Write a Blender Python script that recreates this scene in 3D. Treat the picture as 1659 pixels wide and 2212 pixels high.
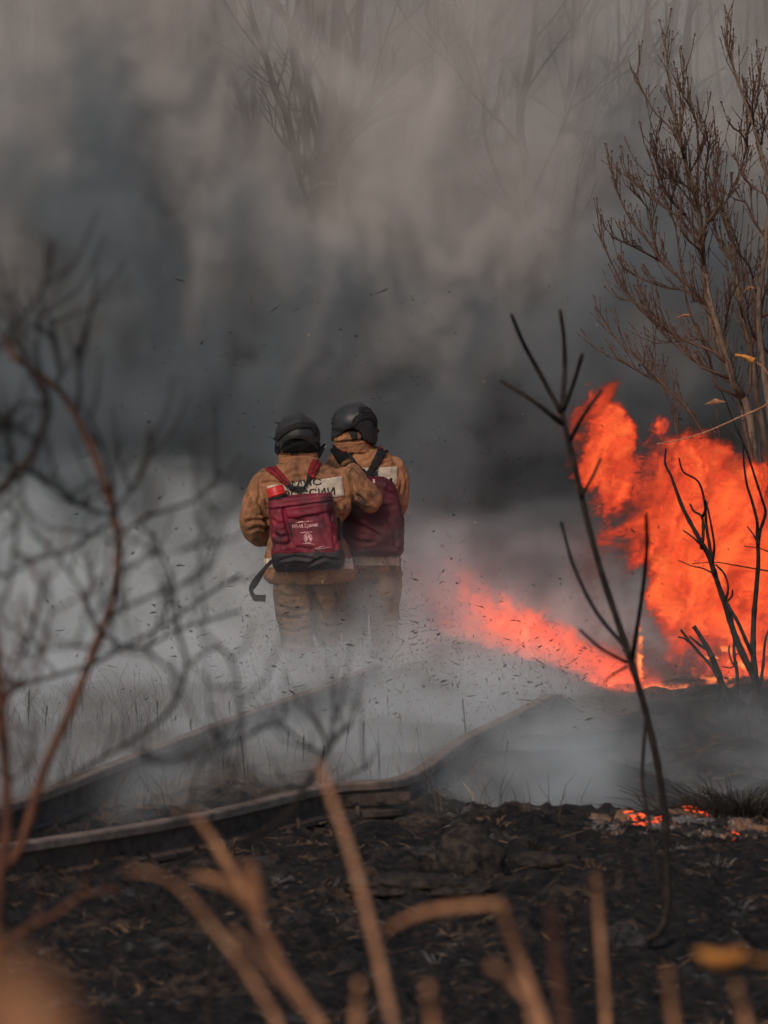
import bpy, bmesh, math, random
import numpy as np
from mathutils import Vector, Matrix, noise
from mathutils.bvhtree import BVHTree

random.seed(7)
rng = np.random.default_rng(7)
for o in list(bpy.data.objects):
    bpy.data.objects.remove(o)
SC = bpy.context.scene
COL = SC.collection

# ------------------------------------------------------------------ camera, world, sun, exposure
CAM_Z = 2.0
PITCH = math.atan(0.03006)
cam_data = bpy.data.cameras.new('camera')
cam_data.sensor_fit = 'VERTICAL'
cam_data.sensor_height = 36.0
cam_data.sensor_width = 27.0
cam_data.lens = 144.0
cam_data.clip_start = 0.2
cam_data.clip_end = 3000
cam_data.dof.use_dof = True
cam_data.dof.focus_distance = 30.0
cam_data.dof.aperture_fstop = 5.2
cam = bpy.data.objects.new('camera', cam_data)
COL.objects.link(cam)
cam.location = (0, 0, CAM_Z)
cam.rotation_euler = (math.pi / 2 - PITCH, 0, 0)
SC.camera = cam

SUN_EL, SUN_AZ = math.radians(38), math.radians(205)   # azimuth clockwise from +Y: behind the camera, a little left
world = bpy.data.worlds.new('World')
SC.world = world
world.use_nodes = True
wn = world.node_tree
bg = wn.nodes['Background']
sky = wn.nodes.new('ShaderNodeTexSky')
sky.sky_type = 'NISHITA'
sky.sun_disc = False
sky.sun_elevation = SUN_EL
sky.sun_rotation = SUN_AZ
sky.air_density = 1.2
sky.dust_density = 1.5
sky.ozone_density = 0.6
wn.links.new(sky.outputs[0], bg.inputs[0])
bg.inputs[1].default_value = 0.085
sun_data = bpy.data.lights.new('sun', 'SUN')
sun_data.energy = 1.8
sun_data.angle = math.radians(10)
sun_data.color = (1.0, 0.80, 0.62)
sun = bpy.data.objects.new('sun', sun_data)
COL.objects.link(sun)
sd = Vector((math.sin(SUN_AZ) * math.cos(SUN_EL), math.cos(SUN_AZ) * math.cos(SUN_EL), math.sin(SUN_EL)))
sun.rotation_euler = sd.to_track_quat('Z', 'Y').to_euler()
sun.location = (-10, -20, 30)

SC.view_settings.view_transform = 'Standard'
SC.view_settings.look = 'None'
SC.view_settings.gamma = 1
SC.view_settings.exposure = 0.0
SC.view_settings.use_curve_mapping = False
cy = SC.cycles
cy.use_denoising = True
try:
    cy.denoiser = 'OPENIMAGEDENOISE'
except Exception:
    pass
cy.max_bounces = 4
cy.diffuse_bounces = 2
cy.glossy_bounces = 1
cy.transmission_bounces = 2
cy.volume_bounces = 3
cy.transparent_max_bounces = 8
cy.sample_clamp_indirect = 1.0
cy.volume_max_steps = 256
cy.volume_step_rate = 2.5
cy.use_adaptive_sampling = True
cy.adaptive_threshold = 0.03

# ------------------------------------------------------------------ helpers
K = 0.25 / 2212.0          # tangent per photo unit (photo taken as 1659 x 2212)
FW = Vector((0, math.cos(PITCH), -math.sin(PITCH)))
UP = Vector((0, math.sin(PITCH), math.cos(PITCH)))


def P(px, py, d):
    """point seen at photo position (px, py) at a distance d along the ground axis"""
    v = FW + Vector((1, 0, 0)) * ((px - 829.5) * K) + UP * ((1106 - py) * K)
    v = v * (d / v.y)
    return Vector((0, 0, CAM_Z)) + v


def tag(o, label=None, cat=None, group=None, kind=None):
    if label: o['label'] = label
    if cat: o['category'] = cat
    if group: o['group'] = group
    if kind: o['kind'] = kind
    return o


def link(name, me, mat=None, parent=None):
    o = bpy.data.objects.new(name, me)
    COL.objects.link(o)
    if mat is not None and hasattr(me, 'materials') and len(me.materials) == 0:
        me.materials.append(mat)
    if parent is not None:
        o.parent = parent
    return o


def empty(name, loc=(0, 0, 0), rz=0.0):
    o = bpy.data.objects.new(name, None)
    COL.objects.link(o)
    o.location = loc
    o.rotation_euler = (0, 0, rz)
    return o


def smooth(me, on=True):
    me.polygons.foreach_set('use_smooth', [on] * len(me.polygons))


class MB:
    """collects verts and faces for one mesh"""
    def __init__(s):
        s.v, s.f, s.mi = [], [], []

    def add(s, vs, fs, mi=0):
        b = len(s.v)
        s.v.extend([tuple(p) for p in vs])
        s.f.extend([tuple(b + i for i in f) for f in fs])
        s.mi.extend([mi] * len(fs))

    def tube(s, pts, rad, n=6, mi=0, cap=True, jit=0.0):
        pts = [Vector(p) for p in pts]
        if len(pts) < 2: return
        if not hasattr(rad, '__len__'): rad = [rad] * len(pts)
        vs, fs = [], []
        t = (pts[1] - pts[0]).normalized()
        a = t.orthogonal().normalized()
        for i, p in enumerate(pts):
            if i == 0: t = pts[1] - pts[0]
            elif i == len(pts) - 1: t = pts[-1] - pts[-2]
            else: t = pts[i + 1] - pts[i - 1]
            if t.length < 1e-9: t = Vector((0, 0, 1))
            t.normalize()
            a = (a - t * a.dot(t))
            if a.length < 1e-6: a = t.orthogonal()
            a.normalize()
            b = t.cross(a)
            for k in range(n):
                an = 2 * math.pi * k / n
                r = rad[i] * (1 + (random.uniform(-jit, jit) if jit else 0))
                vs.append(p + (a * math.cos(an) + b * math.sin(an)) * r)
        for i in range(len(pts) - 1):
            for k in range(n):
                k2 = (k + 1) % n
                fs.append((i * n + k, i * n + k2, (i + 1) * n + k2, (i + 1) * n + k))
        if cap:
            fs.append(tuple(range(n))[::-1])
            fs.append(tuple((len(pts) - 1) * n + k for k in range(n)))
        s.add(vs, fs, mi)

    def box(s, c, half, rot=None, mi=0):
        c = Vector(c)
        vs = []
        for x in (-1, 1):
            for y in (-1, 1):
                for z in (-1, 1):
                    p = Vector((x * half[0], y * half[1], z * half[2]))
                    if rot: p = rot @ p
                    vs.append(c + p)
        fs = [(0, 1, 3, 2), (4, 6, 7, 5), (0, 4, 5, 1), (2, 3, 7, 6), (0, 2, 6, 4), (1, 5, 7, 3)]
        s.add(vs, fs, mi)

    def mesh(s, name, mats=(), sm=True):
        me = bpy.data.meshes.new(name)
        me.from_pydata(s.v, [], s.f)
        for m in mats: me.materials.append(m)
        if any(s.mi): me.polygons.foreach_set('material_index', s.mi)
        if sm: smooth(me)
        me.update()
        return me

    def build(s, name, mats, parent=None, sm=True):
        if not isinstance(mats, (list, tuple)): mats = [mats]
        return link(name, s.mesh(name, mats, sm), None, parent)


def spline(pts, n=6):
    """Catmull-Rom through points"""
    pts = [Vector(p) for p in pts]
    q = [pts[0] * 2 - pts[1]] + pts + [pts[-1] * 2 - pts[-2]]
    out = []
    for i in range(1, len(q) - 2):
        p0, p1, p2, p3 = q[i - 1], q[i], q[i + 1], q[i + 2]
        for k in range(n):
            t = k / n
            out.append(0.5 * ((2 * p1) + (p2 - p0) * t + (2 * p0 - 5 * p1 + 4 * p2 - p3) * t * t + (3 * p1 - p0 - 3 * p2 + p3) * t ** 3))
    out.append(pts[-1])
    return out


def lerp(a, b, t): return a + (b - a) * t


def ss(a, b, x):
    t = np.clip((x - a) / (b - a), 0, 1)
    return t * t * (3 - 2 * t)


# ---- node field helper (works for shader and geometry trees)
class F:
    def __init__(s, tree, sock): s.t, s.s = tree, sock

    def _m(s, op, *a, clamp=False):
        n = s.t.nodes.new('ShaderNodeMath'); n.operation = op; n.use_clamp = clamp
        for i, x in enumerate((s,) + a):
            if isinstance(x, F): s.t.links.new(x.s, n.inputs[i])
            else: n.inputs[i].default_value = x
        return F(s.t, n.outputs[0])

    def __add__(s, o): return s._m('ADD', o)
    def __radd__(s, o): return s._m('ADD', o)
    def __sub__(s, o): return s._m('SUBTRACT', o)
    def __rsub__(s, o): return (s * -1.0) + o
    def __mul__(s, o): return s._m('MULTIPLY', o)
    def __rmul__(s, o): return s._m('MULTIPLY', o)
    def __truediv__(s, o): return s._m('DIVIDE', o)
    def max(s, o): return s._m('MAXIMUM', o)
    def min(s, o): return s._m('MINIMUM', o)
    def pow(s, o): return s._m('POWER', o)
    def abs(s): return s._m('ABSOLUTE')
    def clamp(s): return s._m('ADD', 0.0, clamp=True)

    def ss(s, a, b):
        """smoothstep from a (0) to b (1); a may exceed b"""
        n = s.t.nodes.new('ShaderNodeMapRange'); n.interpolation_type = 'SMOOTHSTEP'
        s.t.links.new(s.s, n.inputs[0])
        if a < b: v = (a, b, 0.0, 1.0)
        else: v = (b, a, 1.0, 0.0)
        for i, x in enumerate(v): n.inputs[i + 1].default_value = x
        return F(s.t, n.outputs[0])


def vec(tree, x, y, z):
    n = tree.nodes.new('ShaderNodeCombineXYZ')
    for i, a in enumerate((x, y, z)):
        if isinstance(a, F): tree.links.new(a.s, n.inputs[i])
        else: n.inputs[i].default_value = a
    return n.outputs[0]


def nz(tree, v, scale=1.0, detail=4.0, rough=0.5, dist=0.0, w=None):
    n = tree.nodes.new('ShaderNodeTexNoise')
    if w is not None:
        n.noise_dimensions = '4D'; n.inputs['W'].default_value = w
    if v is not None: tree.links.new(v, n.inputs['Vector'])
    n.inputs['Scale'].default_value = scale
    n.inputs['Detail'].default_value = detail
    n.inputs['Roughness'].default_value = rough
    n.inputs['Distortion'].default_value = dist
    return F(tree, n.outputs[0])


def volume_grid(name, bmin, bmax, res, field, mat):
    """a closed body of gas: geometry nodes fill a box with a density field"""
    g = bpy.data.node_groups.new(name, 'GeometryNodeTree')
    g.interface.new_socket('Geometry', in_out='OUTPUT', socket_type='NodeSocketGeometry')
    out = g.nodes.new('NodeGroupOutput')
    vc = g.nodes.new('GeometryNodeVolumeCube')
    vc.inputs['Min'].default_value = bmin
    vc.inputs['Max'].default_value = bmax
    vc.inputs['Background'].default_value = 0.0
    for k, r in zip(('Resolution X', 'Resolution Y', 'Resolution Z'), res):
        vc.inputs[k].default_value = r
    pos = g.nodes.new('GeometryNodeInputPosition')
    sep = g.nodes.new('ShaderNodeSeparateXYZ')
    g.links.new(pos.outputs[0], sep.inputs[0])
    x, y, z = (F(g, sep.outputs[i]) for i in range(3))
    d = field(g, x, y, z)
    g.links.new(d.s, vc.inputs['Density'])
    sm = g.nodes.new('GeometryNodeSetMaterial')
    sm.inputs['Material'].default_value = mat
    g.links.new(vc.outputs[0], sm.inputs[0])
    g.links.new(sm.outputs[0], out.inputs[0])
    me = bpy.data.meshes.new(name)
    me.materials.append(mat)
    o = link(name, me)
    md = o.modifiers.new('gas', 'NODES')
    md.node_group = g
    return o


def gas(name, color, dens=1.0, aniso=0.0, absorb=(0, 0, 0)):
    m = bpy.data.materials.new(name)
    m.use_nodes = True
    nt = m.node_tree
    nt.nodes.clear()
    out = nt.nodes.new('ShaderNodeOutputMaterial')
    v = nt.nodes.new('ShaderNodeVolumePrincipled')
    v.inputs['Color'].default_value = (*color, 1)
    v.inputs['Density'].default_value = dens
    v.inputs['Anisotropy'].default_value = aniso
    v.inputs['Absorption Color'].default_value = (*absorb, 1)
    v.inputs['Density Attribute'].default_value = 'density'
    nt.links.new(v.outputs[0], out.inputs['Volume'])
    return m
# ------------------------------------------------------------------ materials
def mat(name, c1, c2=None, scale=8.0, rough=0.8, bump=0.3, bscale=60.0, metal=0.0, stretch=(1, 1, 1), detail=5.0, lo=0.35, hi=0.65, c3=None, s3=3.0, lo3=0.55, hi3=0.7, bdist=0.004, spec=0.3, sub=None):
    """two colours mixed by noise, an optional third in larger patches, fine bump"""
    m = bpy.data.materials.new(name)
    m.use_nodes = True
    nt = m.node_tree
    b = nt.nodes['Principled BSDF']
    tc = nt.nodes.new('ShaderNodeTexCoord')
    mp = nt.nodes.new('ShaderNodeMapping')
    mp.inputs['Scale'].default_value = stretch
    nt.links.new(tc.outputs['Object'], mp.inputs[0])
    co = mp.outputs[0]
    c2 = c2 or tuple(x * 0.6 for x in c1)
    n1 = nz(nt, co, scale, detail, 0.6).ss(lo, hi)
    mx = nt.nodes.new('ShaderNodeMix'); mx.data_type = 'RGBA'
    mx.inputs[6].default_value = (*c1, 1); mx.inputs[7].default_value = (*c2, 1)
    nt.links.new(n1.s, mx.inputs[0])
    col = mx.outputs[2]
    if c3:
        n3 = nz(nt, co, s3, 6, 0.65, 0.4).ss(lo3, hi3)
        m3 = nt.nodes.new('ShaderNodeMix'); m3.data_type = 'RGBA'
        nt.links.new(n3.s, m3.inputs[0]); nt.links.new(col, m3.inputs[6]); m3.inputs[7].default_value = (*c3, 1)
        col = m3.outputs[2]
    nt.links.new(col, b.inputs['Base Color'])
    b.inputs['Metallic'].default_value = metal
    b.inputs['Specular IOR Level'].default_value = spec
    rn = nz(nt, co, scale * 2.3, 3, 0.6)
    nt.links.new((rn * 0.25 + (rough - 0.125)).s, b.inputs['Roughness'])
    if bump:
        bn = nz(nt, co, bscale, 4, 0.6)
        bp = nt.nodes.new('ShaderNodeBump')
        bp.inputs['Strength'].default_value = bump
        bp.inputs['Distance'].default_value = bdist
        nt.links.new(bn.s, bp.inputs['Height'])
        nt.links.new(bp.outputs[0], b.inputs['Normal'])
    return m


def weave(m, freq=380, strength=0.25):
    """cloth: adds a fine two-way thread relief on top of the noise bump"""
    nt = m.node_tree
    b = nt.nodes['Principled BSDF']
    tc = nt.nodes.new('ShaderNodeTexCoord')
    hs = []
    for rot in ((0, 0, 0), (0, math.pi / 2, 0)):
        mp = nt.nodes.new('ShaderNodeMapping'); mp.inputs['Rotation'].default_value = rot
        nt.links.new(tc.outputs['Object'], mp.inputs[0])
        w = nt.nodes.new('ShaderNodeTexWave'); w.inputs['Scale'].default_value = freq; w.bands_direction = 'X'
        nt.links.new(mp.outputs[0], w.inputs[0]); hs.append(F(nt, w.outputs['Fac']))
    bp = nt.nodes.new('ShaderNodeBump'); bp.inputs['Strength'].default_value = strength; bp.inputs['Distance'].default_value = 0.001
    nt.links.new((hs[0] + hs[1]).s, bp.inputs['Height'])
    old = b.inputs['Normal'].links
    if old: nt.links.new(old[0].from_socket, bp.inputs['Normal'])
    nt.links.new(bp.outputs[0], b.inputs['Normal'])
    return m


M = {}
M['canvas'] = weave(mat('canvas', (0.37, 0.175, 0.088), (0.23, 0.108, 0.058), 7, 0.9, 0.6, 90, c3=(0.07, 0.045, 0.03), s3=6, lo3=0.46, hi3=0.70, spec=0.15))
M['canvas_dark'] = weave(mat('canvas_dark', (0.26, 0.14, 0.065), (0.17, 0.09, 0.04), 7, 0.9, 0.6, 90, c3=(0.08, 0.05, 0.03), s3=4.5, lo3=0.5, hi3=0.75, spec=0.15))
M['reflect'] = mat('reflective_tape', (0.62, 0.55, 0.45), (0.42, 0.36, 0.28), 14, 0.6, 0.5, 60, c3=(0.24, 0.18, 0.12), s3=9, lo3=0.5, hi3=0.72, spec=0.4)
M['print'] = mat('black_print', (0.012, 0.012, 0.014), (0.03, 0.026, 0.022), 60, 0.8, 0.1, 80)
M['helmet'] = mat('helmet_shell', (0.017, 0.020, 0.023), (0.032, 0.033, 0.035), 9, 0.44, 0.12, 40, c3=(0.06, 0.055, 0.05), s3=13, lo3=0.56, hi3=0.8, spec=0.4)
M['helmet_cloth'] = mat('neck_cloth', (0.006, 0.006, 0.007), (0.011, 0.011, 0.012), 12, 0.85, 0.5, 60, spec=0.15)
M['rubber'] = mat('rubber', (0.014, 0.014, 0.015), (0.022, 0.021, 0.02), 20, 0.7, 0.2, 60)
M['web'] = mat('black_webbing', (0.010, 0.010, 0.012), (0.022, 0.021, 0.021), 40, 0.8, 0.5, 160, spec=0.2)
M['redstrap'] = weave(mat('red_strap', (0.25, 0.018, 0.022), (0.14, 0.010, 0.014), 18, 0.8, 0.5, 110, spec=0.2))
M['pack'] = weave(mat('red_nylon', (0.21, 0.009, 0.030), (0.11, 0.006, 0.017), 6, 0.62, 0.7, 45, c3=(0.035, 0.004, 0.010), s3=7, lo3=0.47, hi3=0.68, spec=0.4), 420, 0.2)
M['pack_dark'] = weave(mat('dark_crimson_nylon', (0.075, 0.006, 0.014), (0.035, 0.004, 0.008), 5, 0.65, 0.6, 45, spec=0.35), 420, 0.2)
M['packbase'] = mat('black_pack_bottom', (0.012, 0.011, 0.014), (0.03, 0.02, 0.026), 9, 0.6, 0.5, 50)
M['cap'] = mat('red_plastic', (0.62, 0.020, 0.016), (0.48, 0.016, 0.012), 12, 0.42, 0.08, 40, spec=0.5)
M['pink'] = mat('pale_pink_print', (0.75, 0.45, 0.46), (0.45, 0.2, 0.22), 70, 0.8, 0.1, 80)
M['steel'] = mat('steel', (0.6, 0.6, 0.58), (0.45, 0.44, 0.42), 30, 0.3, 0.05, 60, metal=1.0)
M['skin'] = mat('skin', (0.42, 0.25, 0.18), (0.36, 0.2, 0.14), 14, 0.6, 0.1, 80)
M['trouser'] = weave(mat('trouser_cloth', (0.20, 0.115, 0.065), (0.11, 0.065, 0.042), 9, 0.9, 0.6, 80, c3=(0.09, 0.06, 0.045), s3=5, lo3=0.5, hi3=0.7, spec=0.15))
M['boot'] = mat('boot_leather', (0.02, 0.018, 0.016), (0.04, 0.032, 0.026), 18, 0.6, 0.3, 60, c3=(0.16, 0.12, 0.08), s3=12, lo3=0.5, hi3=0.7)
M['orange'] = mat('orange_knob', (0.5, 0.13, 0.03), None, 20, 0.5, 0.1, 40)
M['rust'] = mat('rusty_rail', (0.085, 0.060, 0.050), (0.045, 0.032, 0.028), 14, 0.85, 0.9, 50, c3=(0.13, 0.095, 0.075), s3=7, lo3=0.5, hi3=0.75, spec=0.2)
M['railtop'] = mat('pale_rail_head', (0.21, 0.155, 0.125), (0.12, 0.085, 0.068), 12, 0.65, 0.8, 60, c3=(0.06, 0.045, 0.038), s3=10, lo3=0.5, hi3=0.75, spec=0.35)  # rail head, paler than the web and mottled by noise
M['bark'] = mat('grey_brown_bark', (0.20, 0.145, 0.110), (0.11, 0.078, 0.06), 30, 0.9, 0.8, 120, spec=0.15, stretch=(1, 1, 0.4))
M['twig'] = mat('brown_twig', (0.13, 0.078, 0.058), (0.085, 0.052, 0.04), 30, 0.85, 0.6, 150, spec=0.2)
M['redtwig'] = mat('red_brown_twig', (0.15, 0.060, 0.034), (0.06, 0.028, 0.020), 16, 0.8, 0.6, 120, spec=0.2)
M['char'] = mat('charred_wood', (0.012, 0.012, 0.013), (0.034, 0.030, 0.028), 26, 0.85, 0.8, 90, spec=0.2)
M['darktwig'] = mat('dark_twig', (0.016, 0.014, 0.014), (0.036, 0.028, 0.024), 26, 0.85, 0.6, 120, spec=0.15)
M['farbark'] = mat('far_bark', (0.03, 0.027, 0.026), (0.07, 0.06, 0.05), 3, 0.95, 0.3, 20, spec=0.1)
M['palebark'] = mat('pale_bark', (0.42, 0.33, 0.24), (0.30, 0.23, 0.16), 3, 0.95, 0.3, 20, spec=0.1)
M['straw'] = mat('dry_reed', (0.52, 0.255, 0.135), (0.24, 0.105, 0.052), 40, 0.75, 0.4, 160, spec=0.25, stretch=(1, 1, 0.25), c3=(0.55, 0.36, 0.2), s3=18, lo3=0.55, hi3=0.8)
M['leaf'] = mat('dry_orange_leaf', (0.60, 0.26, 0.06), (0.45, 0.17, 0.04), 40, 0.7, 0.3, 120, spec=0.25)
M['flake'] = mat('charred_flake', (0.010, 0.010, 0.011), (0.03, 0.026, 0.024), 40, 0.9, 0.2, 100, spec=0.1)
M['flake_tan'] = mat('tan_flake', (0.42, 0.28, 0.17), (0.3, 0.19, 0.11), 40, 0.9, 0.2, 100, spec=0.1)
M['ash'] = mat('pale_ash', (0.20, 0.185, 0.18), (0.07, 0.065, 0.065), 30, 0.95, 0.6, 90, spec=0.1)
M['deadgrass'] = mat('dead_grass', (0.24, 0.155, 0.095), (0.10, 0.07, 0.05), 30, 0.9, 0.2, 90, spec=0.1)
M['chargrass'] = mat('charred_grass', (0.016, 0.015, 0.016), (0.05, 0.040, 0.033), 30, 0.9, 0.2, 90, spec=0.1)


def ground_mat():
    m = bpy.data.materials.new('burnt_ground')
    m.use_nodes = True
    nt = m.node_tree
    b = nt.nodes['Principled BSDF']
    tc = nt.nodes.new('ShaderNodeTexCoord')
    co = tc.outputs['Object']

    def mixc(f, a, c):
        mx = nt.nodes.new('ShaderNodeMix'); mx.data_type = 'RGBA'
        nt.links.new(f.s, mx.inputs[0])
        for s, x in ((6, a), (7, c)):
            if isinstance(x, tuple): mx.inputs[s].default_value = (*x, 1)
            else: nt.links.new(x, mx.inputs[s])
        return mx.outputs[2]
    a = nz(nt, co, 14, 8, 0.7, 0.6)
    big = nz(nt, co, 1.3, 5, 0.6, 0.5)
    st = nt.nodes.new('ShaderNodeMapping'); st.inputs['Scale'].default_value = (9, 34, 20); st.inputs['Rotation'].default_value = (0, 0, 0.2)
    nt.links.new(co, st.inputs[0])
    strands = nz(nt, st.outputs[0], 1.0, 5, 0.7, 1.2)
    col = mixc(a.ss(0.35, 0.7), (0.009, 0.0095, 0.011), (0.030, 0.027, 0.026))
    mid = nz(nt, co, 4.5, 5, 0.65, 0.8)
    col = mixc(mid.ss(0.55, 0.70) * a.ss(0.35, 0.55), col, (0.085, 0.056, 0.040))
    col = mixc(strands.ss(0.60, 0.72), col, (0.115, 0.072, 0.046))
    col = mixc(big.ss(0.5, 0.72) * a.ss(0.45, 0.6), col, (0.10, 0.066, 0.046))
    ashp = nz(nt, co, 2.2, 6, 0.7, 0.6)
    col = mixc(ashp.ss(0.56, 0.68) * a.ss(0.40, 0.60), col, (0.075, 0.074, 0.076))
    ash = nz(nt, co, 33, 6, 0.7, 0.2)
    col = mixc(ash.ss(0.68, 0.78), col, (0.11, 0.105, 0.105))
    # unburnt, trampled straw colour further out
    sp = nt.nodes.new('ShaderNodeSeparateXYZ'); nt.links.new(co, sp.inputs[0])
    yy = F(nt, sp.outputs[1]) + (big - 0.5) * 5.0
    xx = F(nt, sp.outputs[0])
    far = yy.ss(18.5, 21.0) * (xx - (yy - 19.0) * 0.2).ss(0.4, -0.2)
    col = mixc(far * strands.ss(0.35, 0.6), col, (0.13, 0.095, 0.07))
    nt.links.new(col, b.inputs['Base Color'])
    b.inputs['Roughness'].default_value = 0.95
    b.inputs['Specular IOR Level'].default_value = 0.12
    bp = nt.nodes.new('ShaderNodeBump'); bp.inputs['Strength'].default_value = 0.9; bp.inputs['Distance'].default_value = 0.02
    nt.links.new((a + strands * 0.8).s, bp.inputs['Height'])
    nt.links.new(bp.outputs[0], b.inputs['Normal'])
    return m
# ------------------------------------------------------------------ terrain
def RX(y):
    """where the near rail runs"""
    return np.interp(y, [16.6, 17.76, 18.9, 19.1, 21.7, 25.4, 29], [-1.5, -.8, -.277, .044, .418, 1.12, 1.6])


def terrain(x, y):
    """height of the land, numpy arrays or floats"""
    x = np.asarray(x, float); y = np.asarray(y, float)
    crest = 19.3 + 0.25 * np.sin(x * 1.3 + 0.5)
    rx = RX(y)
    right = ss(0.10, 0.45, x - rx)
    z = -0.38 * ss(0.0, 1.2, y - crest) * right
    z = z + 0.38 * ss(21.5, 27.0, y) * right
    z = z + 0.04 * np.sin(x * 0.9 + 1) * ss(12, 18, y) * ss(24, 20, y) * ss(0.2, 0.7, np.abs(x - rx))
    clear = ss(0.15, 0.6, x - rx)
    z = z + clear * 0.13 * np.exp(-((x - 1.9) / 0.8) ** 2 - ((y - 25.3) / 0.6) ** 2)
    z = z + clear * 0.10 * np.exp(-((x - 1.2) / 0.6) ** 2 - ((y - 23.3) / 0.5) ** 2)
    z = z + 9.0 * ss(52, 120, y)           # the wooded bank behind
    return z


def fbm(x, y, oct=4, s=1.0, seed=0.0):
    out = np.zeros(x.shape)
    amp, fr = 1.0, s
    f = noise.noise
    xf, yf = x.ravel(), y.ravel()
    acc = np.zeros(xf.shape)
    for o in range(oct):
        acc += amp * np.array([f((a * fr + seed, b * fr, seed * 1.7 + o)) for a, b in zip(xf, yf)])
        amp *= 0.55; fr *= 2.1
    return acc.reshape(x.shape)


def G(px, py, dz=0.0, dmax=60):
    """point of the land seen at photo position"""
    d = 9.0
    while d < dmax:
        p = P(px, py, d)
        if p.z < float(terrain(p.x, p.y)) + dz: break
        d += 0.05
    return P(px, py, d)
# ------------------------------------------------------------------ ground sheet
def build_ground():
    xs = np.concatenate([-np.geomspace(600, 9, 22), np.linspace(-8, -2.6, 40), np.linspace(-2.5, 3.2, 190), np.linspace(3.3, 8, 34), np.geomspace(9, 600, 22)])
    ys = np.concatenate([-np.geomspace(300, 2, 14), np.linspace(0, 11, 36), np.linspace(11.1, 20.8, 290), np.linspace(20.85, 30, 190), np.linspace(30.2, 60, 70), np.geomspace(62, 1200, 34)])
    X, Y = np.meshgrid(xs, ys)
    Z = terrain(X, Y)
    near = ss(-4, -2.5, X) * ss(5, 3.4, X) * ss(9, 11, Y) * ss(34, 29, Y)
    m = near > 0
    n1 = fbm(X[m], Y[m] * 0.8, 3, 1.1, 3.3)
    n2 = fbm(X[m], Y[m] * 0.7, 4, 3.6, 9.1)
    n3 = fbm(X[m] * 0.8, Y[m], 3, 22.0, 5.0)
    hot = ss(22, 19.6, Y[m])
    rough_right = ss(0.2, 0.7, X[m] - RX(Y[m])) * ss(19.8, 20.6, Y[m]) * ss(28.0, 26.5, Y[m])
    Z[m] += rough_right * (np.abs(fbm(X[m] * 0.6, Y[m], 3, 1.9, 14.0)) * 0.20 - 0.05)
    Z[m] += near[m] * (n1 * 0.035 + (np.abs(n2) * 0.075 - 0.035 + n3 * 0.028) * (0.35 + 0.65 * hot) - 0.05 * ss(0.0, 0.8, X[m] - RX(Y[m])) * ss(21, 19.5, Y[m]))
    nx, ny = len(xs), len(ys)
    v = np.stack([X, Y, Z], -1).reshape(-1, 3)
    i = np.arange(nx - 1)[None, :] + np.arange(ny - 1)[:, None] * nx
    f = np.stack([i, i + 1, i + 1 + nx, i + nx], -1).reshape(-1, 4)
    me = bpy.data.meshes.new('ground')
    me.vertices.add(len(v)); me.vertices.foreach_set('co', v.ravel())
    me.loops.add(f.size); me.loops.foreach_set('vertex_index', f.ravel())
    me.polygons.add(len(f)); me.polygons.foreach_set('loop_start', np.arange(0, f.size, 4))
    me.polygons.foreach_set('use_smooth', [True] * len(f))
    me.update(calc_edges=True)
    o = link('ground', me, ground_mat())
    tag(o, kind='structure')
    return BVHTree.FromPolygons([Vector(p) for p in v], [tuple(q) for q in f.tolist()])


GB = build_ground()


def gz(x, y):
    h = GB.ray_cast(Vector((x, y, 30)), Vector((0, 0, -1)))
    return h[0].z if h[0] is not None else float(terrain(x, y))


def scatter_blades(name, label, n, xr, yr, lr, wr, mats, up=0.3, weights=None, dens=None):
    """thousands of small bent blades and twig bits as one mesh"""
    mb = MB()
    k = 0
    while k < n:
        x = random.uniform(*xr); y = random.uniform(*yr)
        if abs(x) > 0.12 * y + 0.5: continue
        if dens and random.random() > dens(x, y): continue
        k += 1
        p = Vector((x, y, gz(x, y) - 0.004))
        L = random.uniform(*lr) * random.choice((1, 1, 0.6, 1.6))
        an = random.uniform(0, 2 * math.pi)
        e = random.uniform(0, 1) * up
        d = Vector((math.cos(an) * math.cos(e), math.sin(an) * math.cos(e), math.sin(e)))
        bend = Vector((random.uniform(-1, 1), random.uniform(-1, 1), random.uniform(-0.5, 0.3))) * L * 0.25
        w = random.uniform(*wr)
        s = d.cross(Vector((random.uniform(-.4, .4), random.uniform(-.4, .4), 1))).normalized() * w
        q = p + d * L * 0.55 + bend * 0.4
        r = p + d * L + bend
        t = Vector((0, 0, w * 0.8))
        mi = random.choices(range(len(mats)), weights)[0] if weights else random.randrange(len(mats))
        mb.add([p - s, p + s, p + t, q - s * .8, q + s * .8, q + t, r],
               [(0, 2, 5, 3), (2, 1, 4, 5), (1, 0, 3, 4), (3, 5, 6), (5, 4, 6), (4, 3, 6)], mi)
    o = mb.build(name, mats, sm=False)
    return tag(o, label, 'debris' if 'litter' in name else 'grass', kind='stuff')


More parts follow.
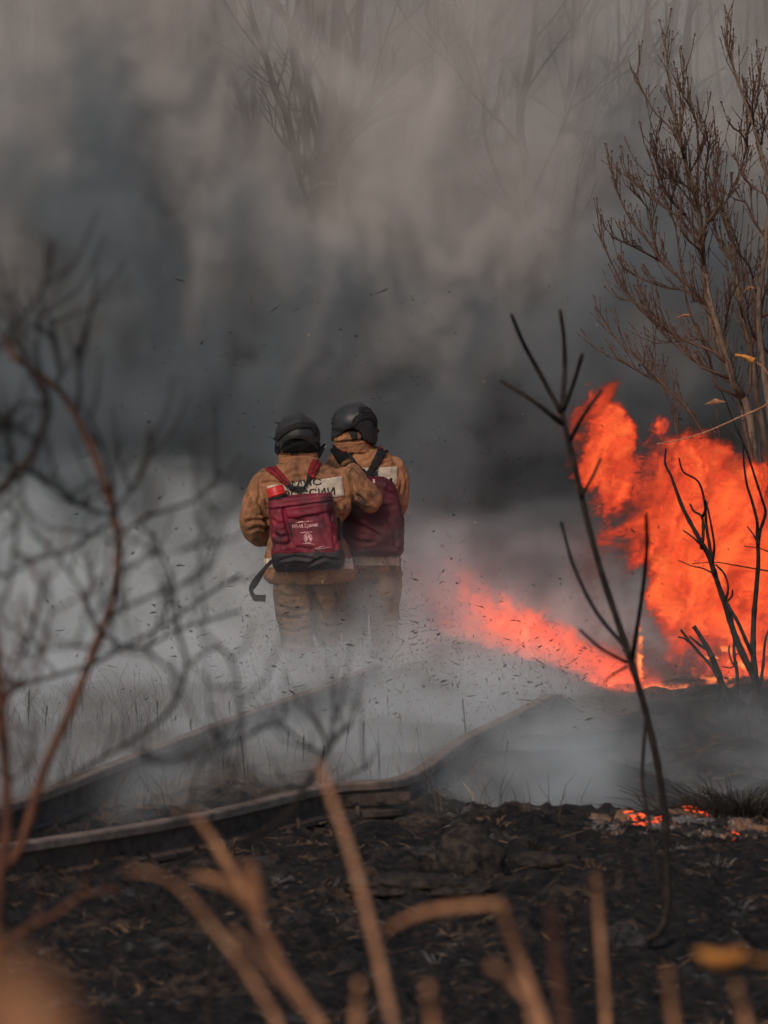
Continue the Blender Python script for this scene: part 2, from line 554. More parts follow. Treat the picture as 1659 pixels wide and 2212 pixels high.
scatter_blades('burnt_litter', 'charred stalks and straw bits littering the black foreground soil', 16000, (-2.6, 2.8), (11.2, 20.6), (0.02, 0.10), (0.0012, 0.0035),
               [M['char'], M['chargrass'], M['deadgrass'], M['ash']], 0.45, (6, 7, 2.2, 1.0))
scatter_blades('trampled_grass', 'flattened dry grass and stems lying between and beyond the rails', 9000, (-3.2, 3.6), (17.5, 31), (0.04, 0.16), (0.001, 0.003),
               [M['chargrass'], M['deadgrass'], M['char']], 0.7, (3, 4, 2), lambda x, y: 1.0 if x < (y - 19) * 0.2 - 0.1 or y > 22 else 0.0)
def tufts():
    """charred grass tufts and roots sticking out of the near soil"""
    mb = MB(); rnd = random.Random(77)
    for k in range(150):
        y = rnd.uniform(11.6, 19.6); x = rnd.uniform(-.12, .12) * y
        n = rnd.randint(8, 26); sz = rnd.uniform(.03, .09)
        mi = rnd.choice((0, 0, 0, 1, 2))
        for j in range(n):
            a = rnd.uniform(0, 6.28); r = rnd.uniform(0, sz * .6)
            bx, by = x + math.cos(a) * r, y + math.sin(a) * r
            b = Vector((bx, by, gz(bx, by) - .005))
            d = Vector((math.cos(a) * rnd.uniform(.2, 1.3), math.sin(a) * rnd.uniform(.2, 1.2), rnd.uniform(.2, 1))).normalized()
            L = sz * rnd.uniform(.5, 1.3)
            mb.tube([b, b + d * L * .6, b + d * L + Vector((0, 0, -.25 * L))], [.0028, .0022, .0010], 4, mi, cap=False)
    tag(mb.build('charred_tufts', [M['chargrass'], M['deadgrass'], M['ash']]), 'small charred grass tufts and roots sticking out of the near soil', 'grass', kind='stuff')


tufts()
# ------------------------------------------------------------------ the two firefighters
# q(cx, cy, dy): a point dy metres behind the focus distance; cx, cy are about millimetres across the pair
def q(cx, cy, dy=0.0):
    return P(459 + cx * 0.2932, 810 + cy * 0.2932, 30.0 + dy)


def qinv(p):
    """back from a world point to the cx, cy pair"""
    d = p - Vector((0, 0, CAM_Z))
    f = d.dot(FW)
    return ((d.x / f / K + 829.5 - 459) / 0.2932, (1106 - d.dot(UP) / f / K - 810) / 0.2932)


def loft(mb, rings, n=28, power=2.3, mi=0):
    """rings: (centre, half width vector, half depth vector)"""
    vs = []
    for c, a, b in rings:
        for k in range(n):
            t = 2 * math.pi * k / n
            ct, st = math.cos(t), math.sin(t)
            x = math.copysign(abs(ct) ** (2 / power), ct)
            y = math.copysign(abs(st) ** (2 / power), st)
            vs.append(Vector(c) + Vector(a) * x + Vector(b) * y)
    fs = []
    for i in range(len(rings) - 1):
        for k in range(n):
            k2 = (k + 1) % n
            fs.append((i * n + k, i * n + k2, (i + 1) * n + k2, (i + 1) * n + k))
    fs.append(tuple(range(n))[::-1])
    fs.append(tuple((len(rings) - 1) * n + k for k in range(n)))
    mb.add(vs, fs, mi)


def torso(mb, rows, dy, bulge=0.0):
    """rows: (cy, left cx, right cx, half depth, depth offset)"""
    r = []
    for cy_, l, rr, hd, off in rows:
        c = q((l + rr) / 2, cy_, dy + off)
        hw = (rr - l) / 2 * 0.000993
        r.append((c, (hw, 0, 0), (0, hd, 0)))
    loft(mb, r)


def limb(mb, pts, rad, n=20, flat=1.0):
    pts = [Vector(p) for p in pts]
    m = len(pts)
    sp = spline(pts, 5)
    rr = np.interp(np.linspace(0, m - 1, len(sp)), range(m), rad)
    mb.tube(sp, list(rr), n)


def union(mb, name, voxel=0.009, smooth_it=6, fac=0.5):
    """closed pieces grown together into one continuous skin"""
    tmp = mb.build('skin_tmp', [M['canvas']])
    r = tmp.modifiers.new('r', 'REMESH'); r.mode = 'VOXEL'; r.voxel_size = voxel
    s = tmp.modifiers.new('s', 'SMOOTH'); s.iterations = smooth_it; s.factor = fac
    dg = bpy.context.evaluated_depsgraph_get()
    me = bpy.data.meshes.new_from_object(tmp.evaluated_get(dg), depsgraph=dg)
    bpy.data.objects.remove(tmp)
    me.name = name
    me.materials.clear()
    smooth(me)
    return me


def seg_dist(x, y, pl):
    """distance from (x, y) to a polyline and the signed side, numpy"""
    best = np.full(x.shape, 1e9); tt = np.zeros(x.shape)
    L = sum(math.dist(pl[i], pl[i + 1]) for i in range(len(pl) - 1)); acc = 0
    for i in range(len(pl) - 1):
        ax, ay = pl[i]; bx, by = pl[i + 1]
        dx, dy = bx - ax, by - ay
        l2 = dx * dx + dy * dy
        t = np.clip(((x - ax) * dx + (y - ay) * dy) / l2, 0, 1)
        d = np.hypot(x - ax - t * dx, y - ay - t * dy)
        m = d < best
        best[m] = d[m]; tt[m] = (acc + t[m] * math.sqrt(l2)) / L
        acc += math.sqrt(l2)
    return best, tt


def wrinkle(me, folds, amp=0.006, scale=7.0, seed=0.0, big=0.010, back_only=True, stretch=(1, 1, 1.0)):
    """pushes cloth in along the drawn folds and adds loose irregular creases"""
    n = len(me.vertices)
    co = np.empty(n * 3); me.vertices.foreach_get('co', co); co = co.reshape(-1, 3)
    no = np.empty(n * 3); me.vertices.foreach_get('normal', no) if False else None
    no = np.array([v.normal for v in me.vertices])
    pr = np.array([qinv(Vector(c)) for c in co])
    disp = np.zeros(n)
    nn = noise.noise
    for i in range(n):
        x, y, z = co[i] * np.array(stretch)
        w = nn((x * 3 + seed, y * 3, z * 3)) * 0.35
        a = nn((x * scale + w * 3 + seed, y * scale + w, z * scale - w * 4))
        b = nn((x * scale * 2.1 + 5 + w, y * scale * 2.1, z * scale * 2.1 + seed))
        c = nn((x * 2.6 + seed * 2, y * 2.6, z * 2.6))
        disp[i] = (0.5 - abs(a) * 2.2) * amp + (0.4 - abs(b) * 2) * amp * 0.45 + c * big
    face = np.clip(-no[:, 1] * 1.4 + 0.2, 0, 1)
    for pl, dep, wid in folds:
        d, t = seg_dist(pr[:, 0], pr[:, 1], pl)
        end = np.clip(np.minimum(t, 1 - t) * 5 + 0.25, 0, 1)
        disp += -dep * 1.35 * np.exp(-(d / wid) ** 2) * end * face
        disp += dep * 0.55 * np.exp(-((d - wid * 1.9) / (wid * 0.9)) ** 2) * end * face
    co = co + no * disp[:, None]
    me.vertices.foreach_set('co', co.ravel())
    me.update()
    return me


def bvh_of(me):
    return BVHTree.FromPolygons([v.co.copy() for v in me.vertices], [tuple(p.vertices) for p in me.polygons])


def on(bvh, cx, cy_, off=0.003, dy=0.0):
    """the point of a surface met when looking from behind the figure at (cx, cy)"""
    o = Vector((0, 0, CAM_Z))
    d = (q(cx, cy_, 0) - o).normalized()
    h = bvh.ray_cast(o, d)
    if h[0] is None:
        h = bvh.find_nearest(q(cx, cy_, dy))
    nrm = h[1]
    if nrm.y > 0: nrm = -nrm
    nrm = (nrm + Vector((0, -1.2, 0))).normalized()
    return h[0] + nrm * off


def sheet(mb, rows, bvh, off=0.003, th=0.003, mi=0, dy=0.0):
    """rows: list of rows of (cx, cy): a thin closed piece of cloth laid on the surface"""
    nr, nc = len(rows), len(rows[0])
    f_, b_ = [], []
    for r in rows:
        for c in r:
            p = on(bvh, c[0], c[1], off + th, dy); f_.append(p)
            b_.append(p + Vector((0, th, 0)))
    vs = f_ + b_
    N = nr * nc
    fs = []
    for i in range(nr - 1):
        for j in range(nc - 1):
            a = i * nc + j
            fs.append((a, a + 1, a + nc + 1, a + nc)); fs.append((N + a, N + a + nc, N + a + nc + 1, N + a + 1))
    for i in range(nr - 1):
        for a, b in ((i * nc, (i + 1) * nc), ((i + 1) * nc + nc - 1, i * nc + nc - 1)):
            fs.append((a, b, N + b, N + a))
    for j in range(nc - 1):
        for a, b in ((j + 1, j), ((nr - 1) * nc + j, (nr - 1) * nc + j + 1)):
            fs.append((a, b, N + b, N + a))
    mb.add(vs, fs, mi)


def quad_rows(tl, tr, br, bl, nu=14, nv=8):
    out = []
    for i in range(nv + 1):
        v = i / nv
        l = (lerp(tl[0], bl[0], v), lerp(tl[1], bl[1], v)); r = (lerp(tr[0], br[0], v), lerp(tr[1], br[1], v))
        out.append([(lerp(l[0], r[0], j / nu), lerp(l[1], r[1], j / nu)) for j in range(nu + 1)])
    return out


def band_rows(pl, w, n=8, m=3):
    pts = spline([Vector((a, b, 0)) for a, b in pl], n)
    ws = np.interp(np.linspace(0, 1, len(pts)), np.linspace(0, 1, len(w)), w) if hasattr(w, '__len__') else [w] * len(pts)
    out = []
    for i, p in enumerate(pts):
        t = (pts[min(i + 1, len(pts) - 1)] - pts[max(i - 1, 0)]).normalized()
        nrm = Vector((-t.y, t.x, 0))
        out.append([((p + nrm * ws[i] * (k / m - 0.5))[:2]) for k in range(m + 1)])
    return out


def text_tris(s, size=1.0, bold=.012):
    """letter faces of the built-in font as points and triangles, width normalised to 1"""
    cu = bpy.data.curves.new('txt', 'FONT')
    cu.body = s; cu.size = size; cu.resolution_u = 4
    try: cu.offset = bold
    except Exception: pass
    ob = bpy.data.objects.new('txt', cu); COL.objects.link(ob)
    dg = bpy.context.evaluated_depsgraph_get()
    me = bpy.data.meshes.new_from_object(ob.evaluated_get(dg), depsgraph=dg)
    bpy.data.objects.remove(ob)
    bm = bmesh.new(); bm.from_mesh(me)
    bmesh.ops.triangulate(bm, faces=bm.faces)
    for _ in range(2):
        lim = 0.35
        es = [e for e in bm.edges if e.calc_length() > lim * size]
        if not es: break
        bmesh.ops.subdivide_edges(bm, edges=es, cuts=1)
        bmesh.ops.triangulate(bm, faces=bm.faces)
    vs = [v.co.copy() for v in bm.verts]; bm.verts.index_update()
    fs = [tuple(v.index for v in f.verts) for f in bm.faces]
    bm.free()
    return vs, fs


def lettering(mb, s, bvh, tl, tr, bl, off=0.008, dy=0.0, mi=0, bold=.012):
    """the word s fitted into the slanted frame tl, tr, bl and laid on the surface"""
    vs, fs = text_tris(s, 1.0, bold)
    x0 = min(v.x for v in vs); x1 = max(v.x for v in vs); y0 = min(v.y for v in vs); y1 = max(v.y for v in vs)
    out = []
    for v in vs:
        u = (v.x - x0) / (x1 - x0); w = (y1 - v.y) / (y1 - y0)
        cx = tl[0] + (tr[0] - tl[0]) * u + (bl[0] - tl[0]) * w
        cy_ = tl[1] + (tr[1] - tl[1]) * u + (bl[1] - tl[1]) * w
        out.append(on(bvh, cx, cy_, off, dy))
    mb.add(out, fs, mi)


def glove_mesh(name, wrist, aim, side, up, size=1.0, curl=0.5):
    """a gloved hand: palm, four unequal bent fingers and a thumb from the side of the palm"""
    aim, side, up = aim.normalized(), side.normalized(), up.normalized()
    mb = MB()

    def w(a, s, u): return wrist + (aim * a + side * s + up * u) * size
    loft(mb, [(w(-0.03, 0, 0), side * 0.036 * size, up * 0.028 * size), (w(0.01, 0, 0), side * 0.036 * size, up * 0.025 * size),
              (w(0.05, 0, 0), side * 0.048 * size, up * 0.020 * size), (w(0.092, 0, 0), side * 0.046 * size, up * 0.016 * size)], 16)
    for k, (s0, L) in enumerate(((-0.034, 0.066), (-0.011, 0.078), (0.012, 0.073), (0.034, 0.056))):
        p = w(0.08, s0, 0); d = (aim + side * s0 * 2).normalized()
        pts = [p]; a = 0.0
        for j, fr in enumerate((0.40, 0.34, 0.26)):
            a += curl * (0.5 if j == 0 else 0.8)
            dd = d * math.cos(a) - up * math.sin(a)
            pts.append(pts[-1] + dd * (L * fr + 0.012 * (j == 0)) * size)
        mb.tube(pts, [0.0125 * size, 0.0125 * size, 0.0115 * size, 0.0095 * size], 8)
    p = w(0.028, -0.036, -0.004)
    pts = [p, p + (aim * 0.5 - side * 0.8 - up * 0.25) * 0.038 * size, p + (aim * 1.15 - side * 1.05 - up * 0.6) * 0.052 * size]
    mb.tube(pts, [0.017 * size, 0.0145 * size, 0.011 * size], 8)
    return union(mb, name, 0.0045, 3)


def child(name, me, mats, root, parent=None):
    """links a mesh built in world space under the person's Empty (or a part of it)"""
    if not isinstance(mats, (list, tuple)): mats = [mats]
    if len(me.materials) == 0:
        for m in mats: me.materials.append(m)
    o = bpy.data.objects.new(name, me); COL.objects.link(o)
    if parent is None:
        o.parent = root; o.location = -root.location
    else:
        o.parent = parent
    return o


def helmet(root, dy, c, hw, top, rim, comb, knobs):
    """c: centre (cx, cy) of the dome, hw half width, top cy, rim: list of cy at angle round the back"""
    ctr = q(c[0], c[1], dy)
    a = hw * 0.000993; h = (c[1] - top) * 0.000993; dp = a * 1.12
    mb = MB()
    nu, nv = 72, 26
    vs, fs = [], []
    for j in range(nv + 1):
        for i in range(nu):
            th = 2 * math.pi * i / nu                 # 0 = right, pi/2 = front (+y), 3pi/2 = back
            low = rim(math.degrees(th))               # metres below centre
            t = j / nv
            if t < 0.62:
                ph = (math.pi / 2) * (1 - t / 0.62)
                x, y, z = math.cos(ph) * a, math.cos(ph) * dp, math.sin(ph) * h
            else:
                s = (t - 0.62) / 0.38
                fl = 1.0 - 0.05 * s * s
                x, y, z = a * fl, dp * fl, -s * low
            px, py = x * math.cos(th), y * math.sin(th)
            # comb running front to back along the crown
            cw = math.exp(-((px - comb * 0.000993) / 0.030) ** 4) * (1 if z > -0.02 else max(0, 1 + (z + 0.02) / 0.05))
            r = Vector((px, py, z))
            if r.length > 1e-6: r = r * (1 + 0.085 * cw * min(1, max(0, z / h + 0.45)))
            vs.append(ctr + r)
    for j in range(nv):
        for i in range(nu):
            i2 = (i + 1) % nu
            fs.append((j * nu + i, (j + 1) * nu + i, (j + 1) * nu + i2, j * nu + i2))
    inner = len(vs)
    for i in range(nu):                                # rolled edge and inside of the shell
        p = Vector(vs[nv * nu + i]); d = (ctr - p); d.z = 0
        vs.append(p + d.normalized() * 0.010 + Vector((0, 0, -0.003)))
    for i in range(nu):
        p = Vector(vs[nv * nu + i]); d = (ctr - p); d.z = 0
        vs.append(p + d.normalized() * 0.016 + Vector((0, 0, 0.07)))
    for i in range(nu):
        i2 = (i + 1) % nu
        fs.append((nv * nu + i, inner + i, inner + i2, nv * nu + i2))
        fs.append((inner + i, inner + nu + i, inner + nu + i2, inner + i2))
    mb.add(vs, fs)
    hm = child('helmet', mb.mesh('helmet', [M['helmet']]), M['helmet'], root)
    bv = bvh_of(hm.data)
    for cx, cy_, r, mm in knobs:
        k = MB(); p = on(bv, cx, cy_, 0.0, dy)
        side = Vector((1 if cx > c[0] else -1, -0.35, 0)).normalized()
        k.tube([p - side * 0.012, p + side * 0.006, p + side * 0.014], [r * 0.9, r, r * 0.6], 12)
        child('knob', k.mesh('knob', [M[mm]]), M[mm], root, hm)
    # visor across the front, seen from the far side
    v = MB()
    rows = []
    for j in range(7):
        rows.append([ctr + Vector((math.cos(t) * a * 1.05, math.sin(t) * dp * 1.08, 0.03 - 0.028 * j)) for t in np.linspace(0.35, math.pi - 0.35, 22)])
    vs = [p for r in rows for p in r]
    v.add(vs, [(j * 22 + i, j * 22 + i + 1, (j + 1) * 22 + i + 1, (j + 1) * 22 + i) for j in range(6) for i in range(21)])
    vm = v.mesh('visor', [M['helmet_cloth']])
    vo = child('visor', vm, M['helmet_cloth'], root, hm)
    so = vo.modifiers.new('thick', 'SOLIDIFY'); so.thickness = 0.004
    return hm, bv, ctr, a, h, dp


def figure_body(root, dy, head, neck, shoulders, hips, knees, ankles, elbows, wrists):
    mb = MB()
    nk, hd = q(*neck, dy), q(*head, dy)
    sh = [q(s[0], s[1] + 45, dy + (s[2] if len(s) > 2 else 0) + .01) for s in shoulders]; sh = [lerp((sh[0] + sh[1]) / 2, p, .78) for p in sh]
    hp = [q(s[0], s[1], dy) for s in hips]
    kn = [q(s[0], s[1], dy + s[2]) for s in knees]
    an = [q(s[0], s[1], dy + s[2]) for s in ankles]
    el = [q(s[0], s[1], dy + s[2]) for s in elbows]
    wr = [q(s[0], s[1], dy + s[2]) for s in wrists]
    mid = (sh[0] + sh[1]) / 2; pel = (hp[0] + hp[1]) / 2
    w = (sh[1] - sh[0]).length / 2
    X = Vector((1, 0, 0)); Y = Vector((0, 1, 0))
    loft(mb, [(lerp(pel, mid, t), X * w * a, Y * b) for t, a, b in ((-0.12, .50, .10), (0.0, .66, .12), (0.3, .60, .105), (0.6, .74, .115), (0.85, .84, .105), (1.0, .55, .07), (1.06, .25, .05))])
    limb(mb, [mid, nk, hd], [0.06, 0.056, 0.058])
    loft(mb, [(hd + Vector((0, .01, z)), X * a, Y * b) for z, a, b in ((-.105, .040, .055), (-.07, .062, .082), (-.02, .074, .095), (.04, .078, .100), (.09, .066, .084), (.125, .035, .045))], 24, 2.1)
    f = hd + Vector((0, 0.105, 0))                                   # face looks away from the camera
    mb.tube([f + Vector((0, -.02, .03)), f + Vector((0, .012, -.012)), f + Vector((0, -.01, -.026))], [.009, .014, .010], 8)
    mb.tube([f + Vector((-.022, -.014, -.05)), f + Vector((0, -.006, -.050)), f + Vector((.022, -.014, -.05))], [.006, .009, .006], 8)
    for s in (-1, 1):
        mb.tube([f + Vector((s * .018, -.018, .030)), f + Vector((s * .044, -.026, .030))], [.008, .008], 8)
        mb.tube([hd + Vector((s * .076, .005, .028)), hd + Vector((s * .084, -.006, -.022))], [.012, .009], 8)
    for i in (0, 1):
        limb(mb, [lerp(mid, sh[i], .6), sh[i], lerp(sh[i], el[i], .5), el[i], lerp(el[i], wr[i], .5), wr[i]], [.065, .062, .05, .043, .040, .030])
        limb(mb, [lerp(pel, hp[i], .5), hp[i], lerp(hp[i], kn[i], .5), kn[i], lerp(kn[i], an[i], .4), an[i]], [.09, .088, .076, .058, .055, .038])
    return child('body', union(mb, 'body', 0.009, 5), M['skin'], root)


# ======== person nearer the camera, with the name of the service on the back
def person_left():
    root = empty('person', (q(640, 2110, 0).x, 30.0, 0.0))
    tag(root, 'firefighter on the left, elbow bent out, lettered pale back patch above the pack', 'person', 'two firefighters walking away')
    figure_body(root, 0, (625, 440), (632, 600), ((440, 745), (900, 735)), ((560, 1400), (830, 1400)), ((590, 1750, -.02), (860, 1720, .12)), ((620, 2070, -.02), (880, 1980, .25)),
                ((315, 1090, .02), (1140, 900, .02)), ((440, 1130, .33), (1010, 690, .36)))
    # trousers
    mb = MB()
    torso(mb, [(1330, 470, 940, .15, 0), (1440, 455, 960, .15, 0), (1540, 460, 975, .145, 0)], 0)
    for s in (([(595, 1480, 0), (592, 1600, 0), (600, 1750, -.01), (618, 1900, -.01), (630, 2040, -.02)], [.140, .144, .136, .134, .114]),
              ([(835, 1480, .02), (835, 1600, .05), (835, 1720, .10), (838, 1840, .16), (855, 1950, .22)], [.138, .140, .128, .116, .096])):
        limb(mb, [q(*p) for p in s[0]], s[1], 24)
    tm = union(mb, 'trousers', 0.010, 6)
    folds = [([(470, 1600), (560, 1640), (700, 1625)], .010, 14), ([(480, 1700), (600, 1740), (710, 1720)], .012, 14), ([(480, 1780), (570, 1800), (700, 1770)], .012, 14),
             ([(490, 1880), (600, 1900), (730, 1860)], .012, 14), ([(700, 1530), (740, 1650), (830, 1800)], .014, 20), ([(500, 1960), (620, 1990), (740, 1960)], .012, 14),
             ([(880, 1560), (930, 1680), (900, 1760)], .012, 14), ([(800, 1840), (870, 1870), (950, 1850)], .010, 14)]
    child('trousers', wrinkle(tm, folds, .009, 7, 2.0, .012), M['trouser'], root)
    # boots
    for c, d0 in (((630, 2085), -.02), ((860, 1985), .23)):
        b = MB(); p = q(c[0], c[1], d0); z0 = 0.0 if d0 < 0 else 0.10
        loft(b, [(Vector((p.x, p.y + .07, z0 + .02)), (.062, 0, 0), (0, .165, 0)), (Vector((p.x, p.y + .06, z0 + .07)), (.060, 0, 0), (0, .150, 0)),
                 (Vector((p.x, p.y + .01, z0 + .12)), (.062, 0, 0), (0, .085, 0)), (Vector((p.x, p.y, z0 + .24)), (.066, 0, 0), (0, .075, 0)), (Vector((p.x, p.y, z0 + .30)), (.066, 0, 0), (0, .075, 0))], 20)
        bo = child('boot', union(b, 'boot', .008, 4), M['boot'], root)
        s = MB()
        loft(s, [(Vector((p.x, p.y + .07, z0 - .003)), (.064, 0, 0), (0, .17, 0)), (Vector((p.x, p.y + .07, z0 + .022)), (.066, 0, 0), (0, .172, 0))], 20)
        child('sole', s.mesh('sole', [M['rubber']]), M['rubber'], root, bo)
    # jacket: trunk, sleeves and skirt in one skin
    mb = MB()
    torso(mb, [(628, 520, 760, .10, .02), (650, 490, 800, .12, .01), (680, 445, 880, .135, 0), (715, 395, 965, .15, 0), (760, 370, 1000, .16, 0), (830, 365, 1012, .17, 0), (910, 372, 1020, .172, 0), (980, 385, 1022, .172, 0),
               (1030, 400, 1000, .17, 0), (1080, 418, 965, .165, 0), (1140, 425, 935, .16, 0), (1190, 420, 955, .165, 0), (1250, 405, 1000, .172, 0), (1330, 392, 1025, .18, 0), (1400, 382, 1042, .186, 0),
               (1460, 372, 1062, .192, 0), (1500, 388, 1066, .19, 0), (1535, 430, 1015, .18, 0)], 0)
    limb(mb, [q(470, 770, .02), q(400, 800, .01), q(345, 900, 0), q(312, 1010, .0), q(310, 1105, .02), q(345, 1165, .10), q(400, 1170, .22), q(440, 1150, .31)], [.10, .108, .105, .101, .104, .092, .080, .07], 24)
    limb(mb, [q(900, 790, .02), q(980, 790, .01), q(1060, 835, .0), q(1130, 890, .01), q(1165, 925, .06), q(1130, 860, .18), q(1060, 760, .27), q(1012, 690, .33)], [.10, .108, .106, .098, .088, .078, .070, .062], 24)
    jm = union(mb, 'jacket', 0.0085, 6, 0.5)
    folds = [([(350, 800), (430, 790), (520, 800)], .009, 11), ([(520, 740), (600, 700), (640, 690)], .006, 12), ([(640, 660), (700, 690), (740, 700)], .005, 12),
             ([(560, 760), (690, 740), (860, 700), (960, 690)], .007, 13), ([(760, 745), (860, 720), (990, 735)], .006, 12), ([(820, 700), (900, 670), (960, 690)], .006, 12),
             ([(325, 880), (355, 960), (395, 1060), (410, 1140)], .018, 15), ([(340, 800), (345, 880), (330, 960)], .007, 10), ([(380, 930), (420, 1010), (425, 1090)], .009, 14),
             ([(240, 1085), (310, 1065), (400, 1075)], .014, 13), ([(260, 1150), (340, 1120), (410, 1140)], .012, 12), ([(290, 930), (270, 1000), (300, 1030)], .008, 12), ([(250, 1010), (290, 1040), (380, 1030)], .008, 12),
             ([(985, 710), (1015, 760), (1030, 850), (1035, 960), (1028, 1030)], .016, 12), ([(1050, 790), (1090, 850), (1150, 900), (1180, 960)], .012, 14), ([(1040, 860), (1090, 900), (1130, 960)], .012, 13),
             ([(1040, 930), (1090, 975), (1180, 985)], .010, 13), ([(1080, 760), (1130, 830), (1200, 880)], .006, 12), ([(1040, 900), (1070, 890), (1110, 920)], .008, 10),
             ([(900, 960), (930, 1010), (960, 1050)], .011, 15), ([(980, 960), (985, 1020), (950, 1060)], .011, 13), ([(880, 1010), (920, 1045), (1000, 1050)], .010, 13),
             ([(940, 1180), (960, 1300), (955, 1400)], .009, 15), ([(1000, 1260), (1010, 1360), (1030, 1470)], .008, 15), ([(410, 1260), (425, 1370), (420, 1500)], .010, 14),
             ([(560, 1400), (600, 1480), (590, 1540)], .010, 16), ([(700, 1420), (720, 1480), (700, 1540)], .010, 16), ([(840, 1400), (860, 1480), (850, 1540)], .010, 16)]
    wrinkle(jm, folds, .0075, 8, 0.0, .010)
    jk = child('jacket', jm, M['canvas'], root)
    bv = bvh_of(jm)
    # collar with hook patch
    mb = MB()
    loft(mb, [(q(640, 655, .02), (.158, 0, 0), (0, .125, 0)), (q(636, 625, .03), (.150, 0, 0), (0, .118, 0)), (q(634, 590, .035), (.147, 0, 0), (0, .115, 0)), (q(634, 545, .04), (.140, 0, 0), (0, .11, 0))], 30)
    cm = union(mb, 'collar', .008, 3)
    wrinkle(cm, [([(500, 610), (600, 592), (700, 590), (780, 610)], .010, 8), ([(640, 560), (700, 575), (775, 585)], .008, 8), ([(495, 590), (540, 575), (570, 580)], .007, 8), ([(700, 560), (760, 570)], .006, 7)], .006, 12, 4.0, .004)
    co = child('collar', cm, M['canvas'], root, jk)
    bc = bvh_of(cm)
    s = MB(); sheet(s, quad_rows((570, 548), (635, 543), (632, 582), (575, 586), 6, 4), bc, .004, .003)
    child('collar_tab', s.mesh('collar_tab', [M['web']]), M['web'], root, co)
    # back patch and its words
    s = MB(); sheet(s, quad_rows((403, 818), (952, 747), (973, 895), (418, 935), 26, 9), bv, .004, .002)
    bp = child('back_patch', s.mesh('back_patch', [M['reflect']]), M['reflect'], root, jk)
    s = MB()
    lettering(s, 'МЧС', bv, (580, 780), (798, 760), (588, 828), .010)
    child('lettering', s.mesh('lettering', [M['print']], False), M['print'], root, bp)['label'] = 'upper line of black letters on the back patch'
    s = MB()
    lettering(s, 'РОССИИ', bv, (520, 852), (897, 826), (528, 912), .010)
    child('lettering', s.mesh('lettering', [M['print']], False), M['print'], root, bp)['label'] = 'lower line of black letters on the back patch'
    # hem tape all round the skirt
    s = MB(); sheet(s, quad_rows((383, 1352), (1046, 1352), (1060, 1432), (380, 1418), 34, 4), bv, .004, .002)
    child('hem_tape', s.mesh('hem_tape', [M['reflect']]), M['reflect'], root, jk)
    # seams
    for pl in ([(985, 700), (1012, 760), (1028, 860), (1030, 960)], [(342, 745), (335, 830), (345, 900)], [(330, 950), (320, 1040), (300, 1120)], [(400, 1500), (700, 1528), (1040, 1495)]):
        s = MB(); sheet(s, band_rows(pl, 5, 6, 1), bv, .002, .0015)
        child('seam', s.mesh('seam', [M['canvas_dark']]), M['canvas_dark'], root, jk)
    # helmet

    def rim(deg):
        # deeper at the sides and front, cut away at the back
        back = max(0.0, math.cos(math.radians(deg - 270)))
        return 0.125 - 0.10 * back ** 1.6 + (0.02 if 90 < deg < 230 else 0)
    hm, bh, ctr, a, h, dp = helmet(root, .03, (625, 440), 166, 287, rim, 18, ((462, 470, .010, 'rubber'),))
    # neck cloth hanging from inside the shell
    mb = MB()
    loft(mb, [(q(628, 440, .04), (.150, 0, 0), (0, .162, 0)), (q(624, 500, .04), (.164, 0, 0), (0, .168, 0)), (q(622, 545, .045), (.166, 0, 0), (0, .160, 0)), (q(622, 570, .05), (.160, 0, 0), (0, .15, 0))], 36)
    nm = union(mb, 'neck_cloth', .008, 3)
    wrinkle(nm, [([(500, 545), (600, 500), (740, 420)], .008, 12), ([(650, 400), (655, 560)], .004, 6)], .005, 10, 1.0, .005)
    child('neck_cloth', nm, M['helmet_cloth'], root, hm)
    # goggle band crossing the back of the shell
    bn = bvh_of(nm)
    both = MB()
    both.v = [tuple(v.co) for v in hm.data.vertices] + [tuple(v.co) for v in nm.vertices]
    n0 = len(hm.data.vertices)
    fl = [tuple(p.vertices) for p in hm.data.polygons] + [tuple(i + n0 for i in p.vertices) for p in nm.polygons]
    bb = BVHTree.FromPolygons([Vector(p) for p in both.v], fl)
    s = MB(); sheet(s, band_rows([(466, 480), (520, 425), (590, 385), (650, 372), (720, 372), (752, 400), (760, 450)], [38, 42, 44, 46, 44, 38, 24], 7, 3), bb, .004, .004)
    child('goggle_strap', s.mesh('goggle_strap', [M['web']]), M['web'], root, hm)
    hk = MB(); hk.tube(spline([q(462, 470, -.02), q(440, 466, -.03), q(424, 458, -.04), q(412, 462, -.05)], 4), [.004, .0035, .003, .002, .002, .002, .002, .002, .002, .002, .002, .002, .002][:13], 6)
    child('hook', hk.mesh('hook', [M['rubber']]), M['rubber'], root, hm)
    # gloves
    X = Vector((1, 0, 0)); Y = Vector((0, 1, 0)); Z = Vector((0, 0, 1))
    w = q(985, 650, .34); aim = q(905, 515, .42) - w
    g = child('glove', glove_mesh('glove', w, aim, Vector((-.85, -.1, -.5)), Vector((-.1, -1, .1)), 1.15, .25), M['helmet_cloth'], root)
    s = MB(); ax = aim.normalized()
    s.tube([w - ax * .02, w + ax * .004], [.042, .044], 16)
    child('cuff', s.mesh('cuff', [M['canvas_dark']]), M['canvas_dark'], root, g)
    w = q(445, 1140, .34)
    child('glove', glove_mesh('glove', w, Vector((.8, .5, -.1)), Vector((0, .2, 1)), Vector((.5, -.85, 0)), 1.1, .8), M['helmet_cloth'], root)
    return root, bv, jm


def pack_mesh(name, outline_rows, dy, folds, n=30, amp=.006, seed=0., power=4.2):
    mb = MB()
    r = []
    for cy_l, l, cy_r, rr, hd, off in outline_rows:
        a, b = q(l, cy_l, dy + off), q(rr, cy_r, dy + off)
        r.append(((a + b) / 2, (b - a) / 2, (0, hd, 0)))
    loft(mb, r, 36, power)
    me = union(mb, name, .008, 5)
    return wrinkle(me, folds, amp, 9, seed, .006)


